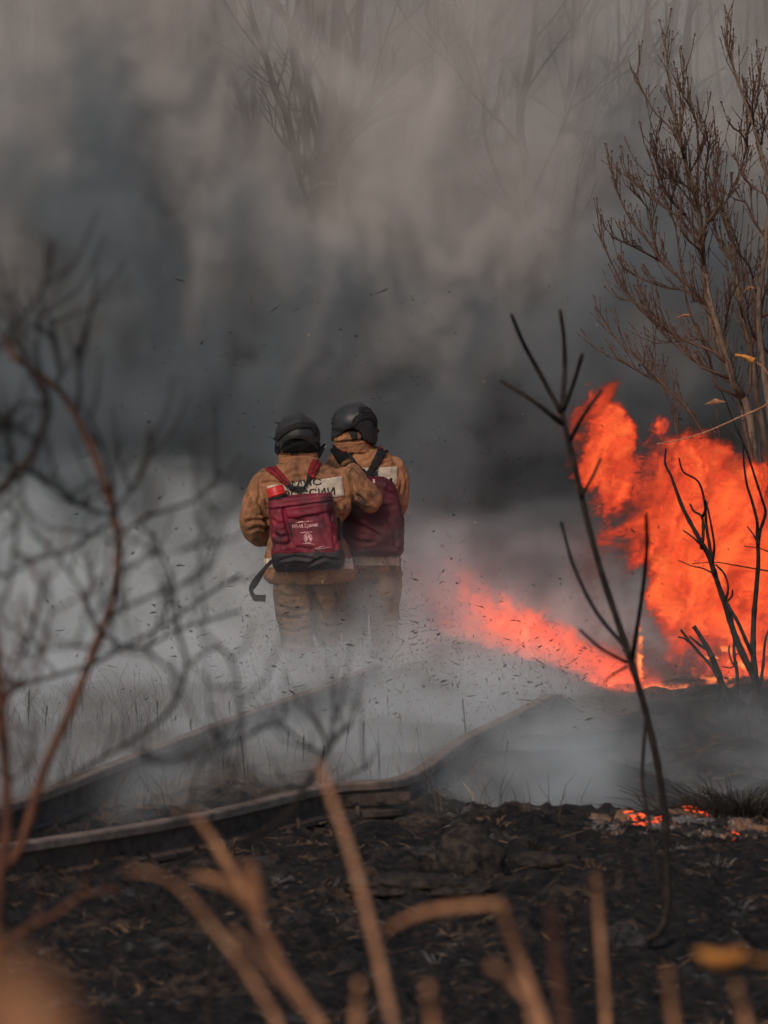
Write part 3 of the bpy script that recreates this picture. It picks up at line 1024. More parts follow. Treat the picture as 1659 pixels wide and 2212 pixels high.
def packs(bvA, bvB):
    # ---- pack of the left person
    root = empty('knapsack', (q(680, 1430, -.25).x, 29.75, q(680, 1430, -.25).z))
    tag(root, 'bright crimson knapsack sprayer with white printed words on the left firefighter', 'knapsack')
    rows = [(905, 425, 862, 868, .055, .03), (925, 412, 875, 880, .085, 0), (990, 415, 940, 888, .105, 0), (1100, 428, 1070, 905, .115, -.01), (1220, 432, 1200, 930, .125, -.01), (1310, 436, 1290, 955, .125, -.01), (1380, 442, 1350, 968, .12, 0), (1425, 470, 1392, 950, .09, .02)]
    folds = [([(520, 985), (545, 1100), (590, 1250)], .016, 13), ([(550, 1050), (650, 1062), (760, 1040), (850, 1010)], .014, 10), ([(560, 1000), (700, 990), (840, 960)], .006, 12), ([(640, 1020), (760, 1010), (850, 990)], .006, 12),
             ([(820, 1040), (850, 1120), (900, 1250)], .012, 14), ([(870, 1000), (890, 1120), (930, 1230)], .008, 12), ([(440, 1060), (480, 1100), (540, 1090)], .009, 12), ([(440, 1160), (500, 1200), (560, 1180)], .010, 12),
             ([(450, 1240), (520, 1260), (580, 1230)], .010, 12), ([(780, 1130), (830, 1200), (860, 1260)], .008, 13), ([(430, 960), (600, 940), (880, 900)], .006, 9), ([(760, 1140), (800, 1160), (850, 1150)], .007, 9)]
    bm_ = pack_mesh('bag', rows, -.26, folds, amp=.011)
    bag = child('bag', bm_, M['pack'], root)
    bb = bvh_of(bm_)
    # top seam flap, front pocket with its own flap
    s = MB(); sheet(s, quad_rows((414, 925), (882, 868), (886, 925), (418, 985), 22, 5), bb, .006, .004)
    child('lid', s.mesh('lid', [M['pack']]), M['pack'], root, bag)
    s = MB(); sheet(s, quad_rows((528, 985), (858, 945), (893, 1288), (612, 1262), 18, 16), bb, .006, .004)
    pk = child('front_pocket', s.mesh('front_pocket', [M['pack']]), M['pack'], root, bag)
    s = MB(); sheet(s, quad_rows((530, 980), (858, 940), (852, 1005), (560, 1058), 16, 5), bb, .013, .006)
    child('pocket_flap', s.mesh('pocket_flap', [M['pack']]), M['pack'], root, bag)
    s = MB()
    lettering(s, 'РП-18 Ермак', bb, (583, 1105), (775, 1088), (588, 1140), .014, bold=.03)
    child('lettering', s.mesh('lettering', [M['pink']], False), M['pink'], root, bag)
    s = MB()
    for tl, tr, w in (((611, 1083), (741, 1071), 5), ((646, 1160), (737, 1152), 6), ((664, 1237), (750, 1242), 5), ((755, 1277), (820, 1257), 5), ((770, 1283), (860, 1268), 4)):
        s = MB()
        sheet(s, [[(lerp(tl[0], tr[0], i / 10), lerp(tl[1], tr[1], i / 10)) for i in range(11)], [(lerp(tl[0], tr[0], i / 10), lerp(tl[1], tr[1], i / 10) + w) for i in range(11)]], bb, .012, .001)
        child('small_print', s.mesh('small_print', [M['pink']], False), M['pink'], root, bag)
    # oval emblem with two upright leaf shapes
    s = MB()

    def ell(t, a, b, cx=704, cy_=1202, rot=-.25):
        x, y = math.cos(t) * a, math.sin(t) * b
        return (cx + x * math.cos(rot) - y * math.sin(rot), cy_ + x * math.sin(rot) + y * math.cos(rot))
    T = np.linspace(0, 2 * math.pi, 33)
    sheet(s, [[ell(t, 31, 36) for t in T], [ell(t, 26, 31) for t in T]], bb, .012, .001)
    for cx, rt in ((692, -.15), (716, -.4)):
        sheet(s, [[ell(t, 8, 24, cx, 1201, rt) for t in T], [ell(t, 1, 5, cx, 1203, rt) for t in T]], bb, .012, .001)
    child('emblem', s.mesh('emblem', [M['pink']], False), M['pink'], root, bag)
    # near-black lower end of the pack
    mb = MB()
    loft(mb, [(q(700, 1300, -.27), (.262, 0, .012), (0, .135, 0)), (q(702, 1350, -.27), (.268, 0, .012), (0, .138, 0)), (q(704, 1400, -.26), (.262, 0, .012), (0, .125, 0)), (q(706, 1440, -.25), (.235, 0, .014), (0, .09, 0))], 36, 4.0)
    base = union(mb, 'base', .009, 4)
    child('base', wrinkle(base, [([(480, 1370), (600, 1340), (760, 1360)], .01, 12), ([(700, 1400), (820, 1350), (940, 1370)], .01, 12)], .007, 9, 6., .006), M['packbase'], root)
    # filler cap and gasket
    s = MB()
    up = (q(455, 800, -.26) - q(478, 880, -.26)).normalized()
    c0 = q(480, 903, -.27)
    s.tube([c0 - up * .03, c0 + up * .012], [.070, .070], 32)
    s.tube([c0 + up * .0, c0 + up * .012], [.0725, .0725], 32)
    gk = child('gasket', s.mesh('gasket', [M['rubber']]), M['rubber'], root)
    s = MB()
    s.tube([c0 + up * .014, c0 + up * .03, c0 + up * .034, c0 + up * .075, c0 + up * .084], [.071, .071, .064, .063, .056], 40)
    a = up.orthogonal().normalized(); b = up.cross(a)
    for k in range(24):
        t = 2 * math.pi * k / 24
        p = c0 + (a * math.cos(t) + b * math.sin(t)) * .0625
        s.tube([p + up * .036, p + up * .070], [.0022, .0022], 5)
    child('filler_cap', s.mesh('filler_cap', [M['cap']]), M['cap'], root)
    # shoulder straps on the jacket
    for pl, w, mm, nm in (([(405, 675), (450, 700), (500, 745), (565, 818)], [66, 62, 56, 44], 'redstrap', 'shoulder_strap'), ([(795, 600), (770, 640), (740, 700), (722, 755)], [74, 72, 66, 52], 'redstrap', 'shoulder_strap')):
        s = MB(); sheet(s, band_rows(pl, w, 7, 4), bvA, .010, .008)
        st = child(nm, s.mesh(nm, [M[mm]]), M[mm], root)
        s = MB(); sheet(s, band_rows(pl, [x * .12 for x in w], 7, 1), bvA, .019, .002)
        child('stitching', s.mesh('stitching', [M['pack_dark']]), M['pack_dark'], root, st)
    for pl, w in (([(560, 812), (590, 835), (630, 850)], 34), ([(716, 748), (700, 785), (672, 838)], [40, 24, 18]), ([(575, 845), (620, 828), (660, 830)], 22), ([(600, 852), (650, 856), (690, 840)], 16)):
        s = MB(); sheet(s, band_rows(pl, w, 6, 3), bvA, .016, .006)
        child('webbing', s.mesh('webbing', [M['web']]), M['web'], root)
    for cx, cy_ in ((580, 832), (655, 842)):
        s = MB(); p = on(bvA, cx, cy_, .028)
        s.box(p, (.022, .006, .010), Matrix.Rotation(.4, 3, 'Y')); s.box(p + Vector((.004, -.006, .012)), (.018, .005, .006), Matrix.Rotation(-.3, 3, 'Y'))
        child('buckle', s.mesh('buckle', [M['rubber']], False), M['rubber'], root)
    # loose waist strap with buckle hanging at the left
    pl = spline([q(440, 1370, -.24), q(390, 1420, -.27), q(340, 1490, -.28), q(300, 1550, -.28), q(284, 1585, -.28), q(300, 1625, -.28), q(322, 1650, -.28)], 5)
    s = MB(); vs = []
    for i, p in enumerate(pl):
        t = (pl[min(i + 1, len(pl) - 1)] - pl[max(i - 1, 0)]).normalized()
        wv = Vector((t.z, 0, -t.x)) * (.020 - .006 * math.sin(i * .35)) + Vector((0, .012 * math.sin(i * .5), 0))
        vs += [p + wv, p - wv, p - wv + Vector((0, .003, 0)), p + wv + Vector((0, .003, 0))]
    fs = []
    for i in range(len(pl) - 1):
        for k in range(4):
            fs.append((i * 4 + k, i * 4 + (k + 1) % 4, (i + 1) * 4 + (k + 1) % 4, (i + 1) * 4 + k))
    s.add(vs, fs)
    ws = child('waist_strap', s.mesh('waist_strap', [M['web']]), M['web'], root)
    s = MB(); c = q(350, 1645, -.28); R = Matrix.Rotation(.05, 3, 'Y')
    s.box(c, (.040, .008, .024), R); s.box(c + Vector((.036, -.004, 0)), (.006, .012, .027), R); s.box(c + Vector((-.034, -.004, 0)), (.005, .011, .022), R)
    child('buckle', s.mesh('buckle', [M['rubber']], False), M['rubber'], root, ws)
    s = MB(); s.tube(spline([q(925, 1050, -.19), q(935, 1100, -.20), q(934, 1180, -.20), q(930, 1230, -.18)], 5), .012, 10)
    child('hose', s.mesh('hose', [M['rubber']]), M['rubber'], root)
    # ---- pack of the right person
    D = .50
    root = empty('knapsack', (q(1190, 1330, D - .25).x, 30.2, q(1190, 1330, D - .25).z))
    tag(root, 'dark wine red knapsack on the right firefighter, flaring wide at its base', 'knapsack')
    rows = [(745, 1080, 752, 1270, .06, .03), (775, 1050, 785, 1325, .09, 0), (850, 1020, 850, 1355, .105, 0), (950, 1000, 950, 1385, .11, 0), (1010, 985, 1000, 1400, .115, 0), (1060, 960, 1050, 1410, .12, 0), (1180, 950, 1180, 1412, .13, 0), (1290, 955, 1300, 1408, .125, 0), (1335, 985, 1335, 1385, .10, .02)]
    folds = [([(1240, 830), (1300, 870), (1370, 880)], .010, 14), ([(1090, 960), (1200, 990), (1360, 960)], .010, 16), ([(1000, 1080), (1120, 1120), (1240, 1200)], .012, 16), ([(1280, 1080), (1340, 1150), (1360, 1260)], .012, 14), ([(1000, 1200), (1100, 1240), (1200, 1230)], .010, 14), ([(1150, 760), (1160, 850), (1140, 930)], .007, 14)]
    bm_ = pack_mesh('bag', rows, D - .25, folds, amp=.008, seed=3., power=3.6)
    bg_ = child('bag', bm_, M['pack_dark'], root)
    bb = bvh_of(bm_)
    s = MB(); sheet(s, quad_rows((1180, 770), (1196, 768), (1200, 800), (1184, 802), 3, 3), bb, .004, .002)
    child('tag', s.mesh('tag', [M['pink']]), M['pink'], root, bg_)
    s = MB(); p = on(bb, 1312, 778, 0.0)
    s.tube([p + Vector((0, .01, -.01)), p + Vector((.004, -.004, .012)), p + Vector((.004, -.004, .020))], [.012, .012, .008], 12)
    child('valve', s.mesh('valve', [M['rubber']]), M['rubber'], root, bg_)
    for pl, w, mm, nm in (([(915, 520), (990, 600), (1060, 680), (1130, 745)], [74, 64, 56, 44], 'web', 'shoulder_strap'), ([(1262, 530), (1230, 600), (1190, 670), (1150, 735)], [70, 62, 56, 44], 'web', 'shoulder_strap'),
                          ([(1105, 728), (1150, 738), (1215, 722)], [26, 30, 24], 'web', 'webbing')):
        s = MB(); sheet(s, band_rows(pl, w, 7, 4), bvB, .012, .007, 0, D)
        st = child(nm, s.mesh(nm, [M[mm]]), M[mm], root)
    for pl, w in (([(895, 490), (940, 530), (985, 572)], [30, 44, 30]), ([(1215, 512), (1232, 530), (1236, 556)], 26), ([(1275, 532), (1286, 548), (1280, 570)], 26)):
        s = MB(); sheet(s, band_rows(pl, w, 6, 2), bvB, .022, .006, 0, D)
        child('strap_pad', s.mesh('strap_pad', [M['redstrap']]), M['redstrap'], root)


# ======== person behind on the right
def person_right():
    D = .50
    root = empty('person', (q(1190, 2110, D).x, 30.0 + D, 0.0))
    tag(root, 'firefighter on the right, collar folded up to the helmet and black crossed straps', 'person', 'two firefighters walking away')
    figure_body(root, D, (1045, 355), (1055, 540), ((870, 690), (1335, 660)), ((1040, 1370), (1290, 1370)), ((1050, 1700, .08), (1260, 1690, 0)), ((1050, 2010, .15), (1270, 2040, 0)),
                ((820, 930, .05), (1375, 950, .06)), ((930, 1080, .33), (1290, 1100, .34)))
    mb = MB()
    torso(mb, [(1300, 955, 1385, .14, 0), (1400, 960, 1390, .14, 0), (1500, 975, 1385, .135, 0)], D)
    for s in (([(1060, 1450, D), (1050, 1560, D + .04), (1045, 1700, D + .08), (1045, 1840, D + .12), (1048, 1960, D + .14)], [.118, .112, .100, .098, .09]),
              ([(1275, 1450, D), (1270, 1580, D), (1262, 1700, D), (1262, 1850, D), (1268, 1990, D)], [.122, .120, .110, .108, .10])):
        limb(mb, [q(*p) for p in s[0]], s[1], 24)
    tm = union(mb, 'trousers', 0.011, 6)
    child('trousers', wrinkle(tm, [([(1000, 1600), (1050, 1640), (1130, 1620)], .01, 14), ([(990, 1720), (1060, 1760), (1130, 1740)], .012, 14), ([(1200, 1640), (1280, 1680), (1350, 1650)], .011, 14), ([(1200, 1800), (1280, 1830), (1350, 1800)], .011, 14)], .009, 7, 8.0, .012), M['trouser'], root)
    for c, d0, z0 in (((1050, 2040), D + .14, .06), ((1268, 2085), D, 0.0)):
        b = MB(); p = q(c[0], c[1], d0)
        loft(b, [(Vector((p.x, p.y + .07, z0 + .02)), (.060, 0, 0), (0, .162, 0)), (Vector((p.x, p.y + .06, z0 + .07)), (.058, 0, 0), (0, .148, 0)),
                 (Vector((p.x, p.y + .01, z0 + .12)), (.060, 0, 0), (0, .084, 0)), (Vector((p.x, p.y, z0 + .30)), (.064, 0, 0), (0, .074, 0))], 20)
        bo = child('boot', union(b, 'boot', .009, 4), M['boot'], root)
        s = MB()
        loft(s, [(Vector((p.x, p.y + .07, z0 - .003)), (.062, 0, 0), (0, .167, 0)), (Vector((p.x, p.y + .07, z0 + .022)), (.064, 0, 0), (0, .169, 0))], 20)
        child('sole', s.mesh('sole', [M['rubber']]), M['rubber'], root, bo)
    mb = MB()
    torso(mb, [(520, 925, 1190, .10, .02), (545, 905, 1245, .115, .01), (580, 870, 1310, .135, 0), (625, 840, 1365, .15, 0), (690, 835, 1392, .16, 0), (780, 840, 1400, .168, 0), (880, 850, 1395, .168, 0), (980, 880, 1370, .165, 0), (1090, 920, 1350, .16, 0),
               (1180, 930, 1360, .162, 0), (1280, 935, 1378, .17, 0), (1380, 938, 1388, .175, 0), (1440, 950, 1380, .17, 0)], D)
    limb(mb, [q(1290, 680, D), q(1335, 700, D), q(1362, 780, D - .01), q(1372, 870, D), q(1365, 940, D + .03), q(1340, 1000, D + .12), q(1310, 1060, D + .24), q(1290, 1090, D + .31)], [.09, .092, .088, .080, .078, .074, .068, .06], 24)
    limb(mb, [q(910, 700, D), q(862, 740, D), q(835, 830, D), q(828, 920, D + .04), q(860, 1000, D + .14), q(925, 1070, D + .31)], [.09, .092, .086, .082, .074, .06], 24)
    jm = union(mb, 'jacket', 0.009, 6)
    folds = [([(1000, 560), (1080, 600), (1120, 640)], .006, 13), ([(1060, 560), (1130, 590), (1180, 640)], .006, 13), ([(1100, 640), (1160, 620), (1200, 560)], .005, 12), ([(1240, 620), (1300, 600), (1370, 640)], .007, 12), ([(1220, 660), (1290, 640), (1350, 680)], .006, 12),
             ([(1365, 700), (1395, 780), (1380, 880)], .012, 12), ([(1385, 820), (1370, 880), (1390, 930)], .012, 11), ([(1400, 700), (1425, 780), (1425, 860)], .006, 10), ([(960, 600), (1010, 660), (1070, 700)], .006, 12),
             ([(1300, 560), (1340, 610), (1350, 660)], .006, 11), ([(1250, 690), (1330, 720), (1370, 760)], .005, 11)]
    wrinkle(jm, folds, .0080, 8, 5.0, .010)
    jk = child('jacket', jm, M['canvas'], root)
    bv = bvh_of(jm)
    # standing collar folded up over the back of the neck
    mb = MB()
    loft(mb, [(q(1050, 575, D), (.150, 0, 0), (0, .140, 0)), (q(1035, 520, D), (.143, 0, 0), (0, .150, 0)), (q(1025, 470, D), (.137, 0, 0), (0, .165, 0)), (q(1045, 425, D + .01), (.115, 0, 0), (0, .165, 0)), (q(1070, 398, D + .02), (.07, 0, 0), (0, .150, 0))], 34)
    cm = union(mb, 'collar', .008, 4)
    wrinkle(cm, [([(900, 500), (960, 495), (1040, 490), (1120, 475), (1170, 490)], .015, 9), ([(910, 470), (960, 450), (1010, 440)], .008, 9), ([(1080, 410), (1090, 440), (1085, 480)], .007, 8), ([(1110, 430), (1150, 460), (1160, 480)], .007, 8), ([(900, 520), (960, 515), (1050, 508)], .007, 8)], .006, 11, 7., .006)
    co = child('collar', cm, M['canvas'], root, jk)
    bc = bvh_of(cm)
    s = MB(); sheet(s, quad_rows((1006, 424), (1064, 396), (1072, 470), (1032, 488), 8, 8), bc, .004, .003, 0, D)
    child('collar_tab', s.mesh('collar_tab', [M['web']]), M['web'], root, co)
    s = MB(); sheet(s, band_rows([(1094, 412), (1098, 440), (1100, 474)], [10, 16, 18], 5, 2), bc, .004, .003, 0, D)
    child('collar_tab', s.mesh('collar_tab', [M['web']]), M['web'], root, co)
    s = MB(); sheet(s, quad_rows((1072, 685), (1362, 676), (1360, 812), (1075, 820), 20, 9), bv, .004, .002, 0, D)
    bp = child('back_patch', s.mesh('back_patch', [M['reflect']]), M['reflect'], root, jk)
    s = MB(); lettering(s, 'МЧС', bv, (1040, 690), (1222, 682), (1044, 730), .010, D)
    child('lettering', s.mesh('lettering', [M['print']], False), M['print'], root, bp)
    s = MB(); sheet(s, quad_rows((955, 1330), (1372, 1330), (1376, 1405), (955, 1405), 24, 4), bv, .004, .002, 0, D)
    child('hem_tape', s.mesh('hem_tape', [M['reflect']]), M['reflect'], root, jk)

    def rim(deg):
        # the shell dips low at the right and lifts over the collar at the back left
        d = (deg - 262 + 540) % 360 - 180
        cut = math.exp(-(d / 42.0) ** 2)
        base = 0.165 if (deg > 290 or deg < 60) else 0.125
        return base - 0.085 * cut
    hm, bh, ctr, a, h, dp = helmet(root, D, (1046, 352), 172, 205, rim, 40, ((888, 352, .012, 'rubber'), (1222, 412, .016, 'rubber'), (1234, 402, .009, 'orange')))
    for pl, w in (([(1030, 395), (1060, 330), (1130, 300), (1190, 320), (1210, 380)], [30, 50, 60, 50, 30]), ([(1075, 262), (1130, 258), (1175, 275)], [40, 46, 30]), ([(884, 395), (940, 400), (1000, 402)], [22, 26, 14])):
        s = MB(); sheet(s, band_rows(pl, w, 7, 4), bh, .002, .004, 0, D)
        child('goggle_strap', s.mesh('goggle_strap', [M['web']]), M['web'], root, hm)
    mb = MB()
    loft(mb, [(q(1050, 360, D + .02), (.155, 0, 0), (0, .16, 0)), (q(1070, 430, D + .03), (.148, 0, 0), (0, .155, 0)), (q(1085, 480, D + .05), (.130, 0, 0), (0, .13, 0)), (q(1090, 505, D + .06), (.115, 0, 0), (0, .11, 0))], 30)
    child('neck_cloth', wrinkle(union(mb, 'neck_cloth', .009, 3), [], .005, 10, 2., .005), M['helmet_cloth'], root, hm)
    for w, ai in ((q(930, 1075, D + .33), Vector((.7, .6, .1))), (q(1288, 1095, D + .34), Vector((-.7, .6, .1)))):
        child('glove', glove_mesh('glove', w, ai, Vector((0, .1, 1)), Vector((-ai.x, -.8, 0)), 1.1, .8), M['helmet_cloth'], root)
    return root, bv


pA, bvA, jmA = person_left()
pB, bvB = person_right()
packs(bvA, bvB)


def lance():
    root = empty('spray_lance', q(800, 560, .06))
    tag(root, 'short black spray lance with a steel ring above the left firefighters shoulder', 'spray lance')
    s = MB(); a, b = q(776, 600, .02), q(826, 508, .10)
    s.tube([a, lerp(a, b, .5), lerp(a, b, .8), b], [.020, .020, .016, .014], 14)
    child('handle', s.mesh('handle', [M['rubber']]), M['rubber'], root)
    s = MB(); c = q(823, 516, .07)
    pts = [c + Vector((math.cos(t) * .0155, 0, math.sin(t) * .0155)) for t in np.linspace(0, 2 * math.pi, 25)]
    s.tube(pts, .0028, 8)
    child('ring', s.mesh('ring', [M['steel']]), M['steel'], root)


lance()
# ------------------------------------------------------------------ the two rails of the old track
def rail(name, label, pts, joint=None):
    """pts: (x, y) on the land; a rail with foot, web and head, following the ground"""
    root = empty(name, (pts[0][0], pts[0][1], float(terrain(*pts[0]))))
    tag(root, label, 'rail', 'rails of the old track')
    sp = spline([Vector((a, b, 0)) for a, b in pts], 14)
    C = []
    for i, p in enumerate(sp):
        z = -0.22 * float(ss(24.6, 26.2, p.y)) * (1 if joint else 0)
        C.append(Vector((p.x, p.y, z + 0.006 * math.sin(i * .13))))
    base = [(-.060, -.01), (.060, -.01), (.060, .012), (.012, .026), (.009, .038), (.009, .108), (-.009, .108), (-.009, .038), (-.012, .026), (-.060, .012)]
    head = [(-.010, .106), (.010, .106), (.036, .116), (.037, .146), (.031, .154), (-.031, .154), (-.037, .146), (-.036, .116)]
    for nm, prof, mm in (('rail_web', base, 'rust'), ('rail_head', head, 'railtop')):
        mb = MB(); vs = []; n = len(prof)
        for i, p in enumerate(C):
            t = (C[min(i + 1, len(C) - 1)] - C[max(i - 1, 0)]); t.z = 0; t.normalize()
            s = Vector((t.y, -t.x, 0))
            for a, b in prof:
                jit = 0.0012 * noise.noise((p.x * 9 + a * 30, p.y * 9, b * 50))
                vs.append(p + s * (a + jit) + Vector((0, 0, b + jit)))
        fs = [(i * n + k, i * n + (k + 1) % n, (i + 1) * n + (k + 1) % n, (i + 1) * n + k) for i in range(len(C) - 1) for k in range(n)]
        fs += [tuple(range(n))[::-1], tuple((len(C) - 1) * n + k for k in range(n))]
        mb.add(vs, fs)
        child(nm, mb.mesh(nm, [M[mm]], False), M[mm], root)
    if joint:
        i = joint
        p = C[i]; t = (C[i + 1] - C[i - 1]).normalized(); s = Vector((t.y, -t.x, 0)); up = Vector((0, 0, 1))
        R = Matrix((t, s, up)).transposed()
        mb = MB(); mb.box(p + s * .020 + up * .070, (.24, .008, .028), R)
        fp = child('fishplate', mb.mesh('fishplate', [M['rust']], False), M['rust'], root)
        for k in (-.19, -.07, .07, .19):
            b = MB(); c = p + s * .030 + t * k + up * .070
            b.tube([c, c + s * .022], [.016, .016], 6)
            child('bolt', b.mesh('bolt', [M['rust']], False), M['rust'], root, fp)
    # rail spikes holding the foot
    for i in range(6, len(C) - 3, 9):
        p = C[i]; t = (C[i + 1] - C[i - 1]).normalized(); s = Vector((t.y, -t.x, 0))
        b = MB(); c = p + s * .066
        b.tube([c + Vector((0, 0, -.03)), c + Vector((0, 0, .03)), c + Vector((0, 0, .036)) - s * .01], [.010, .010, .014], 6)
        child('spike', b.mesh('spike', [M['rust']], False), M['rust'], root)
    return root


def gp(px, py, z):
    """ground-plan point where the sight line crosses height z above the land"""
    d = 12.0
    while P(px, py, d).z > z: d += .02
    p = P(px, py, d)
    return (p.x, p.y)


rail('rail', 'nearer rusty rail with a pale head, bending away to the right', [(-3.4, 13.6), (-2.2, 15.6), gp(30, 1822, .15), gp(430, 1757, .15), gp(700, 1700, .15), (.10, 19.5), (.42, 21.7), (.80, 23.6), (1.14, 25.4), (1.30, 26.2)], 62)
rail('rail', 'farther rail between the foreground branches, fading into the pale smoke', [(-2.6, 15.4), (-2.1, 16.8), gp(0, 1740, .15), gp(240, 1650, .15), gp(480, 1562, .15), (-.45, 25.0), (-.05, 27.5)])
# ------------------------------------------------------------------ branches, shrubs and trees
def trace(pts, d, r0, r1, dj=0.0, n=5, seg=5, ph=0.0):
    """a limb along photo positions at depth d (a number, or a pair from start to end); radii in photo units"""
    m = len(pts)
    d0, d1 = d if isinstance(d, tuple) else (d, d)
    w = []
    for i, (x, y) in enumerate(pts):
        t = i / max(1, m - 1)
        dd = lerp(d0, d1, t) + dj * math.sin(ph + t * 3.0) * (t > 0)
        w.append(P(x, y, dd))
    sp = spline(w, seg)
    rr = [lerp(r0, r1, (i / (len(sp) - 1)) ** 0.8) * K * p.y for i, p in enumerate(sp)]
    return sp, rr


def limb_obj(name, sp, rr, mat_, root, n=6, parent=None, knots=0.0):
    mb = MB()
    r2 = [r * (1 + knots * random.uniform(-.3, 1) * (random.random() < .3)) for r in rr]
    mb.tube(sp, r2, n)
    return child(name, mb.mesh(name, [mat_]), mat_, root, parent)


def down(p, n=5, lean=0.06):
    """carries a stem on from p to the ground"""
    g = gz(p.x, p.y)
    e = Vector((p.x - lean, p.y, g - .05))
    return [lerp(e, p, i / n) for i in range(n)]


def bush(name, label, cat, mat_, d, stem, limbs, group=None, ground=True, sm=None, n=7, dj=.12, spread=.35, twigs=False, fine=1.0):
    """stem: list of (points, r0, r1); limbs: the same, each its own part"""
    pts, r0, r1 = stem
    sp, rr = trace(pts, d, r0, r1, dj * .3)
    if ground:
        g = down(sp[0])
        sp = g + sp; rr = [rr[0] * 1.15] * len(g) + rr
    root = empty(name, (sp[0].x, sp[0].y, sp[0].z))
    tag(root, label, cat, group)
    limb_obj('stem', sp, rr, mat_, root, n, knots=.25)
    for i, l in enumerate(limbs):
        a, b = (l[3] if len(l) > 3 else (0, random.uniform(-spread, spread)))
        s2, r2 = trace(l[0], (d + a, d + b) if not isinstance(d, tuple) else (d[0] + a, d[0] + b), l[1], l[2], dj, ph=i)
        limb_obj('branch', s2, [r * fine for r in r2], (sm or mat_), root, 6, knots=.25)
        if twigs:
            rnd = random.Random(i + 40)
            for k in range(2, len(s2) - 1, 2):
                if rnd.random() < .40: continue
                t = (s2[k] - s2[k - 1]).normalized()
                a = Vector((rnd.uniform(-1, 1), rnd.uniform(-1, 1), rnd.uniform(0, .9))).normalized()
                dv = (t + a * .8).normalized(); L = rnd.uniform(.06, .24)
                pts_ = [s2[k], s2[k] + dv * L * .5, s2[k] + (dv + Vector((0, 0, .35))).normalized() * L]
                limb_obj('twig', pts_, [.0026, .0022, .0014], (sm or mat_), root, 5)
    return root


# --- out of focus bush at the left, in three stems
bush('bare_bush', 'blurred bare bush at the left edge with a red brown curving main stem', 'bush', M['redtwig'], 8.2,
     ([(2, 1885), (40, 1835), (75, 1730), (100, 1650), (150, 1540), (190, 1440), (215, 1370), (245, 1290), (255, 1200), (248, 1120), (225, 1040), (195, 960), (160, 890), (125, 840), (75, 800), (30, 770), (12, 725)], 11, 6),
     [([(120, 845), (130, 790), (120, 730), (112, 690)], 6, 4), ([(165, 895), (172, 830), (168, 780), (176, 738)], 7, 5), ([(248, 1110), (235, 1010), (205, 930), (175, 870)], 7, 4),
      ([(246, 1105), (290, 1050), (320, 990), (322, 920)], 6, 5), ([(255, 1152), (330, 1112), (420, 1080), (480, 1020)], 6, 5, (0, .3)), ([(190, 1440), (280, 1392), (380, 1335), (440, 1290), (520, 1240)], 7, 5, (0, 1.2)),
      ([(240, 1330), (320, 1290), (430, 1245), (470, 1160)], 6, 5, (0, -1.0)), ([(185, 1440), (110, 1462), (50, 1480), (0, 1512)], 7, 6), ([(78, 1730), (200, 1650), (300, 1590), (370, 1530), (402, 1440), (388, 1370), (370, 1250), (345, 1190), (332, 1150)], 8, 6, (0, -.4)),
      ([(402, 1440), (460, 1400), (500, 1425), (515, 1500), (522, 1600), (500, 1690), (440, 1725)], 6, 6, (-.3, -1.2)), ([(90, 805), (80, 750), (92, 640)], 6, 5), ([(245, 1115), (170, 1090), (90, 1035), (0, 985)], 6, 5, (0, -1)),
      ([(235, 1130), (160, 1182), (80, 1208), (0, 1250)], 6, 5, (0, -.8)), ([(215, 1365), (180, 1285), (130, 1210), (80, 1150)], 6, 4, (0, -1.2)), ([(220, 1370), (300, 1400), (400, 1355), (520, 1320)], 6, 4, (0, 1.0)),
      ([(200, 1420), (250, 1330), (262, 1240), (258, 1170)], 5, 4, (0, -1.5)), ([(235, 1310), (200, 1240), (185, 1180)], 4, 3, (0, -1.4)), ([(395, 1470), (330, 1420), (250, 1405), (140, 1398), (20, 1420)], 5, 4, (-.4, -1.4)),
      ([(520, 1550), (470, 1600), (380, 1650), (300, 1640)], 4, 3, (-1.2, -1.6)), ([(255, 1230), (330, 1200), (420, 1180), (478, 1090)], 4, 3, (0, -2.0))], ground=True, spread=.8, sm=M['darktwig'], twigs=True, fine=.60)
bush('bare_bush', 'dark blurred stem rising along the left edge of the picture', 'bush', M['redtwig'], 7.6,
     ([(0, 1890), (14, 1800), (14, 1700), (8, 1600), (-2, 1480), (-15, 1340)], 13, 9),
     [([(0, 1500), (40, 1475), (90, 1400), (110, 1310), (100, 1240)], 6, 4, (0, -.9)), ([(-5, 1400), (40, 1440), (60, 1380), (90, 1290), (70, 1210)], 5, 4, (0, -1.2)), ([(10, 1700), (60, 1650), (75, 1560), (45, 1450), (55, 1380)], 6, 4, (0, -1.4)),
      ([(8, 1620), (-10, 1560), (20, 1500), (0, 1440)], 6, 5)], ground=True, twigs=True, fine=.60)
bush('bare_bush', 'charcoal coloured blurred boughs arching in from the left above the bush', 'bush', M['darktwig'], 7.0,
     ([(-160, 1500), (-90, 1300), (-30, 1100), (20, 1040), (70, 980), (100, 900), (98, 850), (75, 800), (40, 770)], 13, 8),
     [([(-60, 800), (0, 738), (55, 680), (100, 605), (115, 518)], 8, 6, (0, .4)), ([(100, 880), (55, 870), (20, 905), (0, 930), (-30, 960)], 6, 5, (0, .3)), ([(80, 960), (40, 920), (0, 905)], 7, 5, (0, -.3)), ([(20, 1040), (28, 980), (10, 930), (-8, 890)], 7, 5, (0, .5)),
      ([(-30, 1120), (20, 1090), (35, 1150), (20, 1260), (0, 1310)], 7, 6, (0, .3)), ([(0, 1160), (40, 1130), (48, 1060), (35, 1000)], 5, 4, (0, .6)), ([(60, 1010), (110, 1040), (175, 1085), (210, 1110)], 6, 4, (0, .6)), ([(100, 860), (70, 820), (40, 730), (15, 690)], 5, 4, (0, .5))], ground=False, twigs=True, fine=.62)
